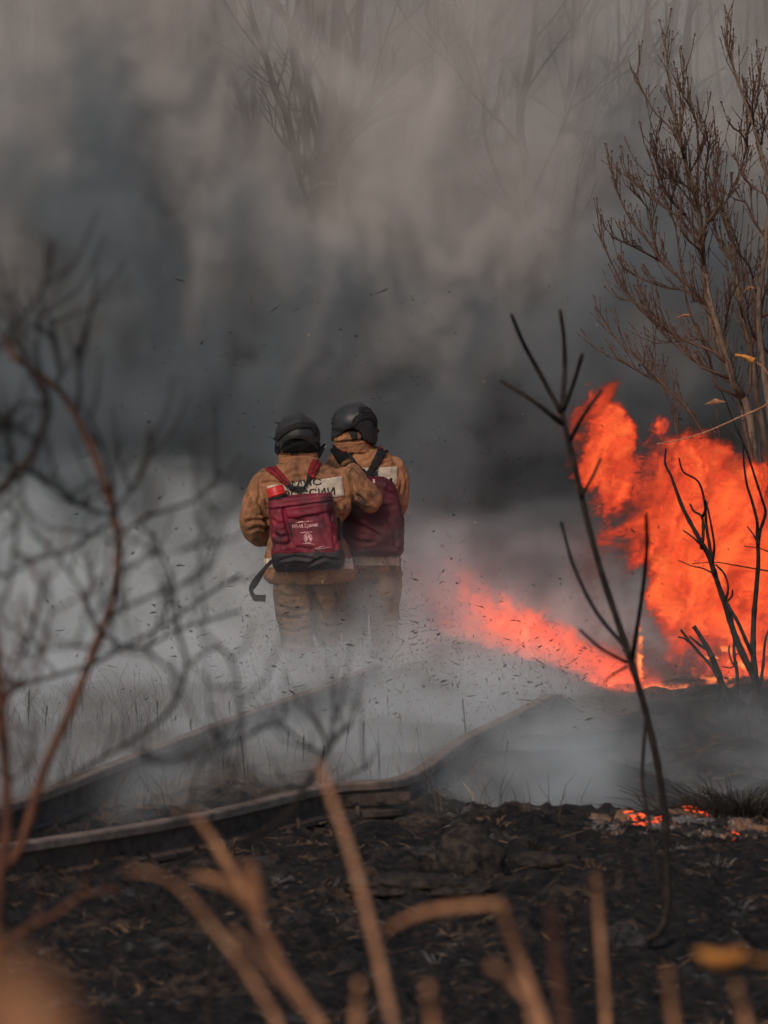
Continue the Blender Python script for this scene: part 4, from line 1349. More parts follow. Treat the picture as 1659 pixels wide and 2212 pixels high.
bush('bare_bush', 'smaller blurred dark bush rising in front of the nearer rail', 'bush', M['darktwig'], 8.6,
     ([(470, 1845), (560, 1800), (620, 1760), (660, 1700), (690, 1650), (715, 1610), (745, 1570)], 6, 5),
     [([(705, 1625), (700, 1590), (680, 1545)], 5, 4), ([(715, 1612), (720, 1580), (717, 1550)], 5, 4), ([(700, 1632), (665, 1612), (625, 1580), (590, 1545)], 5, 3), ([(735, 1585), (750, 1575), (760, 1565)], 4, 3), ([(600, 1775), (700, 1745), (730, 1690), (800, 1650)], 5, 3, (0, .8)),
      ([(330, 1810), (400, 1760), (440, 1640), (520, 1600), (570, 1560)], 5, 4, (-.4, -1)), ([(660, 1700), (590, 1710), (520, 1740), (450, 1740)], 4, 3, (0, -.6))], ground=True, twigs=True, fine=.62)
# low reddish twig crossing the bottom left
bush('bare_branch', 'low red brown branch lying above the burnt soil at lower left', 'branch', M['redtwig'], 6.5,
     ([(-60, 2060), (0, 2040), (60, 2005), (120, 1975), (180, 1935), (260, 1920)], 9, 4), [([(180, 1935), (190, 1880), (215, 1830)], 4, 2), ([(60, 2005), (90, 1950), (80, 1910)], 4, 2)], ground=True)

# --- slender dark sapling standing in front of the fire
bush('bare_sapling', 'slender near black sapling with forked top leaning before the fire', 'sapling', M['darktwig'], 15.0,
     ([(1395, 2032), (1425, 2012), (1440, 1970), (1442, 1900), (1435, 1760), (1420, 1650), (1390, 1520), (1350, 1390), (1300, 1240), (1265, 1110), (1235, 980), (1213, 890)], 9, 6),
     [([(1213, 892), (1165, 805), (1130, 740), (1105, 680)], 6, 4), ([(1214, 890), (1220, 800), (1218, 730), (1210, 670)], 6, 4), ([(1218, 885), (1240, 825), (1258, 765)], 5, 4), ([(1214, 915), (1150, 865), (1082, 822)], 6, 4),
      ([(1232, 950), (1262, 895), (1300, 842)], 5, 4), ([(1255, 1072), (1280, 1030), (1298, 990)], 4, 3), ([(1362, 1410), (1290, 1325), (1240, 1225), (1213, 1130)], 5, 4, (0, 1.2)), ([(1365, 1425), (1385, 1300), (1397, 1190), (1396, 1110)], 5, 4, (0, -1.2)),
      ([(1352, 1430), (1300, 1402), (1252, 1360)], 4, 3, (0, -1.6)), ([(1397, 1540), (1390, 1620), (1388, 1690), (1400, 1760), (1415, 1850), (1425, 1930)], 4.5, 3.5, (-.2, -.5)), ([(1353, 1440), (1320, 1460), (1305, 1475)], 3, 2, (0, -1.5))], sm=M['darktwig'], ground=False)


def C2(pts):
    return [(1026 + x * .415, 648 + y * .415) for x, y in pts]


CH = M['char']
bush('charred_shrub', 'charred shrub with two tall bare stems before the flames at right', 'shrub', CH, 25.0,
     (C2([(1475, 2180), (1465, 2050), (1450, 1960), (1400, 1860), (1350, 1740), (1310, 1610), (1265, 1480), (1215, 1330), (1165, 1240), (1085, 1090), (1040, 970), (1020, 915), (990, 850), (994, 772)]), 10, 2),
     [(C2([(1245, 1430), (1225, 1300), (1205, 1180), (1195, 1050), (1162, 945), (1085, 895), (1062, 825)]), 4.5, 1.6), (C2([(1180, 1290), (1188, 1220), (1182, 1130), (1140, 1100), (1120, 1062)]), 4, 2.4), (C2([(1182, 1132), (1200, 1090), (1197, 1040)]), 3.4, 2.2),
      (C2([(1235, 1370), (1245, 1270), (1215, 1100), (1200, 1040)]), 3.4, 1.6), (C2([(1190, 1290), (1140, 1240), (1085, 1200)]), 2.6, 1.6), (C2([(1302, 1575), (1318, 1500), (1300, 1430), (1255, 1378)]), 3, 2), (C2([(1305, 1575), (1335, 1545), (1342, 1508)]), 3, 1.8),
      (C2([(1462, 1980), (1448, 1830), (1452, 1650), (1465, 1500), (1475, 1350), (1470, 1220), (1468, 1150), (1440, 1040), (1415, 960), (1400, 850), (1396, 735)]), 7, 1.8), (C2([(1475, 1270), (1485, 1200), (1512, 1110), (1495, 1040), (1460, 930), (1425, 820), (1390, 730), (1345, 630), (1310, 540), (1280, 470)]), 4, 1.2),
      (C2([(1470, 1260), (1445, 1215), (1418, 1180)]), 2.2, 1.4), (C2([(1440, 1840), (1405, 1760), (1370, 1680), (1335, 1620), (1308, 1570)]), 5, 3.5), (C2([(1484, 2010), (1500, 1900), (1510, 1780), (1528, 1720)]), 4, 2.2), (C2([(1235, 1420), (1180, 1395), (1130, 1385), (1060, 1355)]), 2, 1),
      (C2([(1560, 1415), (1450, 1398), (1350, 1380), (1250, 1365), (1130, 1372)]), 2, 1), (C2([(1530, 1310), (1470, 1290), (1400, 1282)]), 1.6, 1), (C2([(1475, 2060), (1490, 2110), (1492, 2180)]), 4, 4)], spread=.5)
bush('charred_shrub', 'short charred shrub of stubby forked stems left of the tall one', 'shrub', CH, 25.2,
     (C2([(1345, 2190), (1320, 2120), (1285, 2000), (1255, 1910), (1215, 1820), (1180, 1760), (1140, 1700)]), 9, 4.5),
     [(C2([(1268, 1970), (1225, 1900), (1170, 1840), (1120, 1780), (1072, 1718)]), 4, 2.6), (C2([(1110, 1778), (1085, 1760), (1058, 1755)]), 2.4, 1.6), (C2([(1205, 1818), (1175, 1800), (1145, 1775), (1115, 1750)]), 3.4, 2.2), (C2([(1230, 1860), (1245, 1845)]), 3, 2), (C2([(1300, 2070), (1275, 2062), (1255, 2050)]), 2.4, 1.4),
      (C2([(1360, 2190), (1362, 2060), (1365, 1950), (1352, 1870), (1348, 1800), (1352, 1740)]), 4.6, 3), (C2([(1362, 1920), (1335, 1880), (1322, 1830), (1325, 1800)]), 2.6, 1.6), (C2([(1365, 1890), (1330, 1915), (1290, 1908)]), 2, 1.2), (C2([(1355, 1850), (1375, 1835)]), 2, 1.2)], spread=.2)


# --- reddish bare tree at right, many budded twigs
def C3(pts):
    return [(1242 + x * .4394, y * .4394) for x, y in pts]


def budded_tree():
    d = 31.5
    lines = [
        ([(900, 3210), (905, 2800), (890, 2400), (870, 2150), (845, 1990), (780, 1880), (722, 1740), (680, 1600), (650, 1480), (635, 1330), (628, 1230), (612, 1050), (590, 950), (560, 860), (528, 740), (505, 670), (480, 520), (455, 330), (440, 175)], 15, 1.7),
        ([(960, 3210), (955, 2800), (945, 2400), (925, 2150), (895, 1950), (880, 1800), (852, 1680), (812, 1500), (792, 1350), (790, 1250), (760, 1150), (735, 1050), (720, 920), (690, 850)], 14, 1.8),
        ([(1000, 3210), (1010, 2700), (990, 2300), (955, 2000), (925, 1800), (905, 1600), (905, 1450), (935, 1250), (940, 1150), (960, 980), (935, 830), (900, 700), (862, 570), (800, 400), (765, 270), (744, 185), (755, 70)], 12, 1.8),
        ([(780, 1890), (740, 1740), (700, 1600), (665, 1480), (640, 1350)], 10, 7),
        ([(520, 720), (500, 660), (400, 560), (340, 460), (300, 370)], 3, 1.5), ([(510, 680), (530, 570), (530, 440), (537, 298)], 3, 1.5), ([(600, 1000), (605, 800), (600, 620), (570, 540), (540, 480)], 3.4, 1.6),
        ([(630, 1190), (540, 1055), (470, 980), (410, 890), (350, 710)], 5, 1.6), ([(470, 985), (430, 900), (400, 760), (400, 645)], 3, 1.4), ([(620, 1220), (520, 1080), (400, 990), (330, 930), (250, 862)], 4.4, 1.5),
        ([(645, 1500), (560, 1405), (430, 1290), (370, 1200), (270, 1075), (205, 930), (178, 810)], 6, 1.6), ([(430, 1290), (340, 1240), (260, 1200), (183, 1168)], 3, 1.5), ([(400, 1230), (380, 1120), (360, 1030), (275, 930)], 2.6, 1.3),
        ([(620, 1135), (700, 1040), (760, 960), (830, 780), (845, 640), (840, 540)], 3.8, 1.6), ([(640, 1150), (650, 1000), (640, 850), (655, 720), (638, 600)], 3.4, 1.5), ([(690, 1040), (680, 900), (698, 800), (710, 680)], 3, 1.5),
        ([(880, 620), (872, 520), (880, 400)], 3, 1.5), ([(870, 590), (900, 470), (918, 315)], 2.6, 1.5), ([(905, 740), (925, 650), (935, 570)], 2.4, 1.4), ([(690, 1565), (560, 1440), (440, 1412), (330, 1372), (238, 1322)], 4, 1.5),
        ([(682, 1725), (560, 1680), (400, 1592), (290, 1482), (240, 1410), (170, 1270), (118, 1160)], 5, 1.6), ([(622, 1805), (520, 1685), (430, 1592), (330, 1502), (220, 1470)], 4, 1.5), ([(722, 1850), (600, 1782), (500, 1702), (400, 1602), (345, 1450)], 4, 1.5),
        ([(700, 2250), (560, 2020), (430, 1885), (330, 1785), (200, 1662), (110, 1520)], 5, 1.6), ([(430, 1885), (370, 1860), (250, 1790), (160, 1750)], 2.6, 1.2), ([(700, 1905), (640, 1705), (560, 1522), (520, 1300), (490, 1100), (430, 950)], 4, 1.5),
        ([(812, 1500), (830, 1380), (800, 1200), (770, 1120)], 3, 1.5), ([(790, 1290), (720, 1220), (680, 1080), (640, 960)], 3.2, 1.4), ([(905, 1500), (860, 1320), (800, 1230), (700, 1010), (690, 860)], 3.2, 1.4), ([(940, 1180), (880, 1080), (840, 1000), (780, 980)], 2.8, 1.4),
        ([(940, 960), (860, 910), (820, 830), (780, 765)], 2.8, 1.4), ([(850, 720), (820, 660), (775, 630)], 2.4, 1.3), ([(1010, 1900), (960, 1750), (880, 1650), (850, 1560), (850, 1480)], 4, 1.8), ([(720, 1740), (740, 1600), (760, 1480), (800, 1400)], 3.6, 1.6),
        ([(860, 1900), (870, 1700), (900, 1540), (949, 1400), (990, 1300)], 4, 1.8), ([(560, 2350), (500, 2120), (480, 2000), (400, 1850), (380, 1740)], 3, 1.3), ([(880, 2300), (830, 2080), (800, 1900), (770, 1850)], 6, 2.5),
        ([(670, 1680), (600, 1670), (500, 1680), (390, 1690)], 2.2, 1.1), ([(660, 1480), (620, 1478), (570, 1485)], 2.4, 1.3), ([(1060, 1500), (1000, 1200), (960, 1000), (980, 700), (950, 460)], 6, 1.6), ([(1100, 1900), (1060, 1500), (1080, 1100), (1050, 700)], 7, 1.8),
        ([(628, 1240), (560, 1180), (520, 1100), (515, 985)], 3, 1.5), ([(560, 860), (600, 780), (622, 710)], 2.4, 1.4), ([(528, 740), (555, 700), (575, 600)], 2.4, 1.4), ([(1020, 1000), (1000, 850), (955, 650), (960, 540)], 3, 1.5),
        ([(612, 1060), (545, 960), (470, 860), (465, 800)], 2.8, 1.4), ([(470, 985), (500, 900), (495, 820)], 2.4, 1.4), ([(590, 950), (520, 900), (470, 880), (360, 860)], 2.4, 1.3)]
    p0 = P(*C3([lines[0][0][0]])[0], d)
    root = empty('budding_tree', (p0.x, p0.y, gz(p0.x, p0.y)))
    tag(root, 'many stemmed bare tree covered in small buds rising behind the flames', 'tree')
    tw = MB(); bd = MB(); built = []
    for i, (pts, r0, r1) in enumerate(lines):
        dd = d + (0 if i < 3 else random.uniform(-.7, .7))
        sp, rr = trace(C3(pts), (d + random.uniform(-.15, .15) if i > 2 else d + (0, .25, -.3)[i], dd), r0, r1, .10, ph=i, seg=6)
        rr = [r * .80 for r in rr]
        if i > 2 and built:
            # grows out of the nearest limb a little lower down
            c = [(abs(b_.x - sp[0].x) + abs(b_.y - sp[0].y) * .25 + abs(sp[0].z - .10 - b_.z), b_) for b_ in built if b_.z < sp[0].z + .02]
            if c:
                dd_, near_ = min(c, key=lambda v: v[0])
                if dd_ < .7:
                    sp = [near_, lerp(near_, sp[0], .55) + (sp[1] - sp[0]) * .1] + sp; rr = [rr[0] * 1.1] * 2 + rr
        built += sp[2:]
        if i < 3:
            g = down(sp[0], 3, 0); sp = g + sp; rr = [rr[0]] * 3 + rr
        limb_obj('trunk' if i < 3 else 'branch', sp, rr, M['bark'] if i < 4 else M['twig'], root, 8 if i < 3 else 6, knots=.15)
        # side twigs and buds
        L = 0
        for k in range(1, len(sp)):
            a, b = sp[k - 1], sp[k]
            seg = (b - a)
            L += seg.length
            if b.z < 1.9 and i < 3: continue
            t = seg.normalized()
            thin = rr[k] < 0.018
            m = random.random()
            if m < (.72 if thin else .40):
                side = Vector((random.choice((-1, 1)) * random.uniform(.4, 1), random.uniform(-.8, .8), random.uniform(.1, .8))).normalized()
                dirv = (t * random.uniform(1.0, 1.5) + side * random.uniform(.35, .8) + Vector((0, 0, .25))).normalized()
                ln = random.uniform(.05, .36) * (1.0 if thin else 1.4)
                q1 = b + dirv * ln * .5; q2 = b + (dirv + Vector((0, 0, .30))).normalized() * ln
                tw.tube([b, q1, q2], [.0034, .0029, .0020], 5)
                nb = max(1, int(ln / .035))
                for s in range(1, nb + 1):
                    c = lerp(q1, q2, s / nb) if s > nb / 2 else lerp(b, q1, s / nb * 2)
                    r = random.uniform(.0048, .0085) * (1.2 if s == nb else 1)
                    bd.tube([c - dirv * r, c, c + dirv * r * 1.3], [r * .45, r, r * .3], 5)
                if ln > .16 and random.random() < .7:
                    c = q1; d3 = (dirv + Vector((random.uniform(-1, 1), random.uniform(-.6, .6), .5))).normalized(); l3 = ln * .5
                    tw.tube([c, c + d3 * l3], [.0034, .0024], 5)
                    for s in (.5, 1):
                        r = .007; cc = c + d3 * l3 * s
                        bd.tube([cc - d3 * r, cc, cc + d3 * r], [r * .4, r, r * .3], 5)
            if thin and random.random() < .85:
                c = b + Vector((random.uniform(-1, 1), 0, random.uniform(-.3, 1))) * rr[k] * 1.2
                r = random.uniform(.006, .009)
                bd.tube([c - t * r, c, c + t * r * 1.4], [r * .4, r, r * .3], 5)
    o = child('twigs', tw.mesh('twigs', [M['twig']]), M['twig'], root); o['kind'] = 'stuff'
    o = child('buds', bd.mesh('buds', [M['twig']]), M['twig'], root); o['kind'] = 'stuff'
    # dry leaves still hanging
    for a, b, w in (((1635, 622), (1602, 632), 5), ((1570, 868), (1520, 874), 6), ((1500, 680), (1455, 690), 3)):
        mb = MB(); A, B = P(*a, 31.1), P(*b, 31.0); m = lerp(A, B, .5) + Vector((0, .02, .015)); u = Vector((0, .01, 1)) * w * K * 31
        mb.add([A, m + u, B, m - u, m + Vector((0, -.02, 0))], [(0, 1, 4), (1, 2, 4), (2, 3, 4), (3, 0, 4)])
        child('leaf', mb.mesh('leaf', [M['straw']]), M['straw'], root)


budded_tree()


# --- dry reed stalks and leaves: two in focus at right, the rest blurred along the bottom
RG = 'blurred dry reeds along the bottom'


def reed(name, label, pts, d, r0, r1, mat_='straw', cat='reed', leaves=(), group=None, flat=1.0, base=True, headl=None):
    if group == RG:
        d = tuple(q_ * .86 for q_ in d) if isinstance(d, tuple) else d * .86
        leaves = [(a_, b_ * .86, c_ * .85) for a_, b_, c_ in leaves]; r0 *= .66; r1 *= .62
    sp, rr = trace(pts, d, r0, r1, .03)
    if base:
        g = gz(sp[0].x, sp[0].y) if sp[0].y > 4 else 0
        e = Vector((sp[0].x, sp[0].y, min(g, sp[0].z - .05) - .03))
        # runs on in its own direction, curving down to the soil
        t = (sp[0] - sp[1]).normalized(); h = sp[0].z - e.z
        e = e + Vector((t.x, t.y, 0)) * min(.35, h * .4)
        pre = [e, lerp(e, sp[0], .5) + t * .04]
        sp = pre + sp; rr = [rr[0]] * 2 + rr
    root = empty(name, sp[0])
    tag(root, label, cat, group)
    limb_obj('stalk', sp, rr, M[mat_], root, 8)
    nodes = range(8, len(sp) - 2, 9)
    for pl, dd, w in leaves:
        lp, _ = trace(pl, dd, 1, 1)
        mb = MB(); vs = []
        for i, p in enumerate(lp):
            t = (lp[min(i + 1, len(lp) - 1)] - lp[max(i - 1, 0)]).normalized()
            s = t.cross(Vector((0, 1, .15))).normalized(); ww = w * K * p.y * math.sin(math.pi * min(.96, .12 + .88 * i / (len(lp) - 1))) ** .7
            vs += [p - s * ww, p + Vector((0, ww * .5, 0)), p + s * ww, p + Vector((0, ww * .5 - .002, 0))]
        fs = [(i * 4 + k, i * 4 + (k + 1) % 4, (i + 1) * 4 + (k + 1) % 4, (i + 1) * 4 + k) for i in range(len(lp) - 1) for k in range(4)]
        mb.add(vs, fs)
        child('leaf', mb.mesh('leaf', [M[mat_]]), M[mat_], root)
    if headl:
        mb = MB(); hp, hr = trace(headl, d, 8, 3)
        mb.tube(hp, [h * random.uniform(.7, 1.2) for h in hr], 10, jit=.25)
        child('seed_head', mb.mesh('seed_head', [M['leaf']]), M['leaf'], root)
    return root


reed('dry_stem', 'thin orange dry stem arching in from the right across the flames', [(1760, 800), (1659, 872), (1600, 900), (1520, 935), (1460, 952), (1419, 959)], 24.5, 2.3, 1.2, cat='stem')
reed('reed', 'curved reed stem with a fluffy orange seed head at the right edge', [(1740, 900), (1690, 850), (1659, 808), (1645, 790), (1622, 776)], 24.5, 1.8, 1.4, headl=[(1628, 780), (1612, 771), (1588, 767)])
RG = 'blurred dry reeds along the bottom'
reed('reed', 'long straight blurred reed stalk leaning left across the nearer rail', [(856, 2250), (842, 2180), (800, 2000), (760, 1850), (725, 1750), (690, 1650)], (5.6, 6.4), 14, 11, group=RG)
reed('reed', 'blurred reed leaf arching over to the left at lower left', [(610, 2250), (590, 2190), (520, 2080), (450, 1990), (400, 1930), (340, 1890), (270, 1882)], 5.6, 13, 6, group=RG)
reed('reed', 'bright orange blurred reed with an upright forked leaf at lower left', [(690, 2250), (675, 2190), (620, 2110), (575, 2020), (550, 1960), (538, 1900), (535, 1872)], 5.8, 14, 15, group=RG,
     leaves=[([(556, 1975), (510, 1925), (455, 1900), (400, 1890)], 5.9, 14), ([(545, 1950), (500, 1880), (450, 1800), (405, 1745)], 6.6, 11), ([(560, 1990), (552, 1920), (545, 1860)], 5.8, 14)])
reed('reed', 'blurred reed stalk rising beside the orange forked one', [(705, 2250), (690, 2212), (640, 2150), (590, 2100), (545, 2050), (500, 2012)], 5.2, 13, 10, group=RG)
reed('reed', 'blurred snapped reed whose top is bent level to the left', [(1185, 2250), (1172, 2200), (1130, 2090), (1100, 2010), (1082, 1955)], 5.8, 13, 12, group=RG, leaves=[([(1084, 1952), (1030, 1958), (940, 1968), (870, 1990), (825, 2018)], 5.8, 13)])
reed('reed', 'blurred upright straw reed stalk right of the snapped one', [(1312, 2250), (1308, 2190), (1300, 2060), (1292, 1960), (1287, 1890)], 6.6, 11, 10, group=RG)
reed('reed', 'wide dull brown blurred reed between the snapped and upright stalks', [(1225, 2250), (1215, 2180), (1200, 2080), (1190, 1960)], 6.0, 22, 13, mat_='redtwig', group=RG)
reed('reed', 'short stub of blurred reed left of the snapped stalk', [(1150, 2165), (1110, 2120), (1060, 2085)], 4.8, 15, 13, group=RG)
reed('reed', 'very short blurred reed stub beside the long leaning stalk', [(768, 2250), (772, 2190), (776, 2120)], 5.2, 14, 13, group=RG)
reed('reed', 'short blurred reed stump at the bottom middle', [(940, 2250), (934, 2190), (924, 2130)], 5.0, 16, 15, group=RG)
reed('reed', 'short blurred reed under the foot of the dark sapling', [(1462, 2250), (1452, 2180), (1440, 2092)], 5.4, 13, 11, group=RG)
reed('reed', 'short blurred reed at the bottom right corner', [(1620, 2250), (1606, 2190), (1590, 2128)], 5.2, 15, 12, group=RG)
reed('reed', 'reed with a bright orange triangular leaf at lower right', [(1800, 2120), (1720, 2090), (1659, 2078), (1600, 2066)], 5.4, 8, 7, mat_='leaf', group=RG, leaves=[([(1612, 2062), (1585, 2070), (1550, 2075), (1520, 2064), (1500, 2056)], 5.4, 22)])
reed('reed', 'very near blurred orange leaf filling the bottom left corner', [(180, 2380), (120, 2260), (60, 2170), (0, 2120), (-80, 2080)], 1.5, 26, 14, mat_='straw', group=RG, base=False, leaves=[([(130, 2400), (70, 2260), (10, 2160), (-70, 2090)], 1.4, 110)])


# --- far trees standing in the smoke
def C7(pts):
    return [(x * .7487, y * .7487) for x, y in pts]


def grow(mb, p, d, L, r, lvl, rnd, spread=.55):
    """a bare branching limb"""
    pts = [p]; n = 4
    dd = d.copy()
    for i in range(n):
        dd = (dd + Vector((rnd.uniform(-1, 1), rnd.uniform(-1, 1), rnd.uniform(-.4, .9))) * .16).normalized()
        pts.append(pts[-1] + dd * L / n)
    mb.tube(pts, [lerp(r, r * .55, i / n) for i in range(n + 1)], 5 if lvl > 1 else 4, cap=False)
    if lvl <= 0: return
    for k in range(rnd.choice((2, 3, 3))):
        j = rnd.choice((2, 3, 4, 4))
        a = Vector((rnd.uniform(-1, 1), rnd.uniform(-.6, .6), rnd.uniform(-.2, .9))).normalized()
        grow(mb, pts[j], (dd + a * spread * 1.3).normalized(), L * rnd.uniform(.55, .8), r * .55, lvl - 1, rnd, spread)


def far_tree(label, d, stems, mat_='farbark', seed=1, twigs=True, group='bare trees far back in the smoke'):
    rnd = random.Random(seed)
    p0 = P(*stems[0][0][0], d)
    root = empty('bare_tree', (p0.x, p0.y, float(terrain(p0.x, p0.y))))
    tag(root, label, 'tree', group)
    tw = MB()
    for i, st_ in enumerate(stems):
        pts, r0, r1 = st_[:3]; mt = st_[3] if len(st_) > 3 else mat_
        sp, rr = trace(pts, (d, d + rnd.uniform(-1.2, 1.2) * (i > 0)), r0 * 1.25, r1 * 1.15, .3, ph=i)
        if i == 0:
            g = [Vector((sp[0].x, sp[0].y, float(terrain(sp[0].x, sp[0].y)) - .1)), lerp(sp[0], Vector((sp[0].x, sp[0].y, 0)), .5)]
            sp = g + sp; rr = [rr[0] * 1.2, rr[0] * 1.08] + rr
        limb_obj('trunk' if i == 0 else 'branch', sp, rr, M[mt], root, 7)
        if twigs and mt == mat_:
            for k in range(4, len(sp), 5):
                if sp[k].z < 2.6: continue
                t = (sp[k] - sp[k - 1]).normalized()
                a = Vector((rnd.choice((-1, 1)) * rnd.uniform(.4, 1), rnd.uniform(-.7, .7), rnd.uniform(.1, .9))).normalized()
                grow(tw, sp[k], (t * 1.3 + a).normalized(), rnd.uniform(.6, 1.5), rr[k] * .4, 2, rnd)
    if twigs:
        o = child('twigs', tw.mesh('twigs', [M[mat_]]), M[mat_], root); o['kind'] = 'stuff'


far_tree('tallest dark bare tree with twin trunks above the firefighters, seen through smoke', 40.0,
         [(C7([(930, 1000), (935, 800), (940, 650), (930, 520), (925, 430), (945, 330), (962, 200), (972, 60), (975, -80)]), 19, 10),
          (C7([(962, 700), (955, 560), (960, 450), (985, 390), (1010, 260), (1030, 120), (1040, -40)]), 16, 7), (C7([(905, 640), (905, 520), (880, 480), (850, 430), (825, 330), (790, 250), (765, 160), (730, 60), (700, -60)]), 9, 5),
          (C7([(885, 480), (885, 300), (890, 100), (880, -60)]), 7, 5), (C7([(940, 440), (1000, 370), (1090, 280), (1200, 180)]), 6, 3), (C7([(960, 460), (1060, 360), (1150, 325), (1280, 295)]), 6, 3), (C7([(925, 430), (900, 350), (860, 260), (840, 130), (860, 0)]), 6, 4),
          (C7([(955, 640), (985, 580), (1030, 520), (1080, 480), (1130, 455), (1165, 420), (1172, 330)]), 5.5, 3, 'palebark'), (C7([(900, 545), (930, 530), (985, 532)]), 3, 2, 'palebark'), (C7([(920, 460), (985, 395), (1060, 310), (1100, 250)]), 4, 2, 'palebark')], seed=3)
far_tree('leaning dark bare tree left of the tallest one, top out of frame', 46.0,
         [(C7([(760, 620), (745, 480), (720, 380), (690, 270), (655, 180), (630, 90), (600, -30)]), 10, 6), (C7([(740, 470), (735, 330), (730, 200), (735, 60)]), 7, 4), (C7([(690, 270), (740, 190), (735, 100)]), 5, 3)], seed=8)
far_tree('thin dark bare tree far at the upper left', 48.0, [(C7([(580, 520), (545, 340), (520, 270), (495, 210), (490, 150), (530, 60), (560, -40)]), 8, 4), (C7([(520, 270), (470, 180), (440, 90), (420, 0)]), 5, 3)], seed=11)
far_tree('faint bare tree nearest the upper left corner', 50.0, [(C7([(370, 520), (345, 320), (320, 220), (300, 150), (240, 60), (200, -40)]), 8, 4), (C7([(330, 260), (380, 160), (410, 60)]), 5, 3)], seed=15)
far_tree('yellowish thin willow like tree left of the leaning dark one', 45.0, [(C7([(520, 480), (480, 350), (450, 260), (420, 150), (400, 40)]), 6, 3), (C7([(480, 350), (470, 240), (460, 120)]), 4, 2), (C7([(450, 260), (400, 200), (360, 120)]), 4, 2)], 'palebark', 19)
far_tree('dark stout bare tree to the right of the kinked pale branch', 51.0,
         [(C7([(1300, 760), (1315, 600), (1325, 480), (1335, 420), (1345, 300), (1365, 180), (1390, 40)]), 10, 5), (C7([(1190, 760), (1180, 640), (1175, 500), (1200, 380)]), 6, 3), (C7([(1330, 450), (1420, 340), (1450, 200)]), 5, 3)], seed=22)
far_tree('dark bare tree just left of the sapling top, pale twig crossing it', 41.5,
         [(C7([(1540, 1100), (1530, 950), (1545, 800), (1530, 640), (1520, 500), (1500, 340), (1530, 180), (1545, 40), (1540, -80)]), 13, 5), (C7([(1535, 800), (1500, 640), (1440, 520), (1400, 400), (1390, 250), (1350, 120)]), 6, 1.5)], seed=27)
far_tree('dark bare tree right behind the flame tip', 47.0,
         [(C7([(1590, 1150), (1600, 950), (1610, 820), (1605, 700), (1590, 560), (1620, 400), (1650, 200), (1660, -80)]), 13, 5), (C7([(1605, 720), (1660, 600), (1700, 480), (1760, 330)]), 7, 2)], seed=31)
far_tree('very faint bare tree in the upper right behind the budded tree', 52.0, [([(1500, 600), (1490, 420), (1510, 260), (1480, 120), (1500, -40)], 9, 5), ([(1500, 420), (1560, 300), (1600, 150)], 6, 3)], seed=35)
far_tree('pale drooping branch tree at middle right, arching down behind the smoke', 39.0,
         [(C7([(1700, 1250), (1680, 1000), (1650, 860), (1625, 740), (1560, 650), (1500, 625), (1430, 580), (1330, 515)]), 4, 1.6), (C7([(1560, 650), (1600, 660), (1660, 685), (1720, 692)]), 3, 1.6)], 'palebark', 39, False)


def thicket():
    """the brush on the bank behind, too many stems to count"""
    rnd = random.Random(5)
    mb = MB()
    for k in range(330):
        y = rnd.uniform(48, 74); x = rnd.uniform(-.16, .16) * y
        z = float(terrain(x, y)); h = rnd.uniform(3, 9)
        top = Vector((x + rnd.uniform(-1.2, 1.2), y, z + h)); b = Vector((x, y, z - .1))
        mid = lerp(b, top, .5) + Vector((rnd.uniform(-.3, .3), 0, 0))
        r = rnd.uniform(.02, .07)
        mi = int(rnd.random() < .3)
        mb.tube([b, mid, top], [r, r * .7, r * .25], 5, mi, cap=False)
        for j in range(8):
            t = rnd.uniform(.2, 1); p = lerp(mid, top, t) if rnd.random() < .6 else lerp(b, mid, t)
            a = Vector((rnd.uniform(-1, 1), rnd.uniform(-.5, .5), rnd.uniform(.2, 1.2))).normalized()
            L = rnd.uniform(.5, 1.8)
            q1 = p + a * L * .5; q2 = p + (a + Vector((0, 0, .3))).normalized() * L
            mb.tube([p, q1, q2], [r * .4, r * .3, r * .15], 4, mi, cap=False)
    tag(mb.build('brush_thicket', [M['farbark'], M['palebark']]), 'tangled bare brush covering the far bank', 'thicket', kind='stuff')


thicket()
# ------------------------------------------------------------------ things on the ground and in the air
def lump(name, label, cat, c, size, mat_, seed=0, n=3, amp=.35, spike=0.0, parent_mats=None):
    bm = bmesh.new()
    bmesh.ops.create_icosphere(bm, subdivisions=n, radius=1)
    for v in bm.verts:
        p = v.co.copy()
        a = noise.fractal(p * 1.7 + Vector((seed, 0, 0)), 1.0, 2.0, 4)
        b = abs(noise.noise(p * 5 + Vector((0, seed, 0))))
        v.co = p * (1 + a * amp + b * amp * .5 + spike * max(0, p.z) ** 3)
        v.co = Vector((v.co.x * size[0], v.co.y * size[1], v.co.z * size[2]))
    me = bpy.data.meshes.new(name); bm.to_mesh(me); bm.free(); smooth(me)
    o = link(name, me, mat_); o.location = c
    if label: tag(o, label, cat)
    return o


def ember_mat():
    m = bpy.data.materials.new('glowing_ember')
    m.use_nodes = True
    nt = m.node_tree; b = nt.nodes['Principled BSDF']
    tc = nt.nodes.new('ShaderNodeTexCoord')
    n = nz(nt, tc.outputs['Object'], 30, 4, .6).ss(.42, .62)
    b.inputs['Base Color'].default_value = (.05, .03, .025, 1)
    b.inputs['Roughness'].default_value = .9
    b.inputs['Emission Color'].default_value = (1.0, .085, .012, 1)
    nt.links.new((n * 2.2).s, b.inputs['Emission Strength'])
    return m


M['ember'] = ember_mat()
M['brownash'] = mat('scorched_brown', (0.20, 0.11, 0.065), (0.05, 0.035, 0.03), 16, 0.95, 0.8, 60, c3=(.36, .30, .27), s3=20, lo3=.56, hi3=.72)


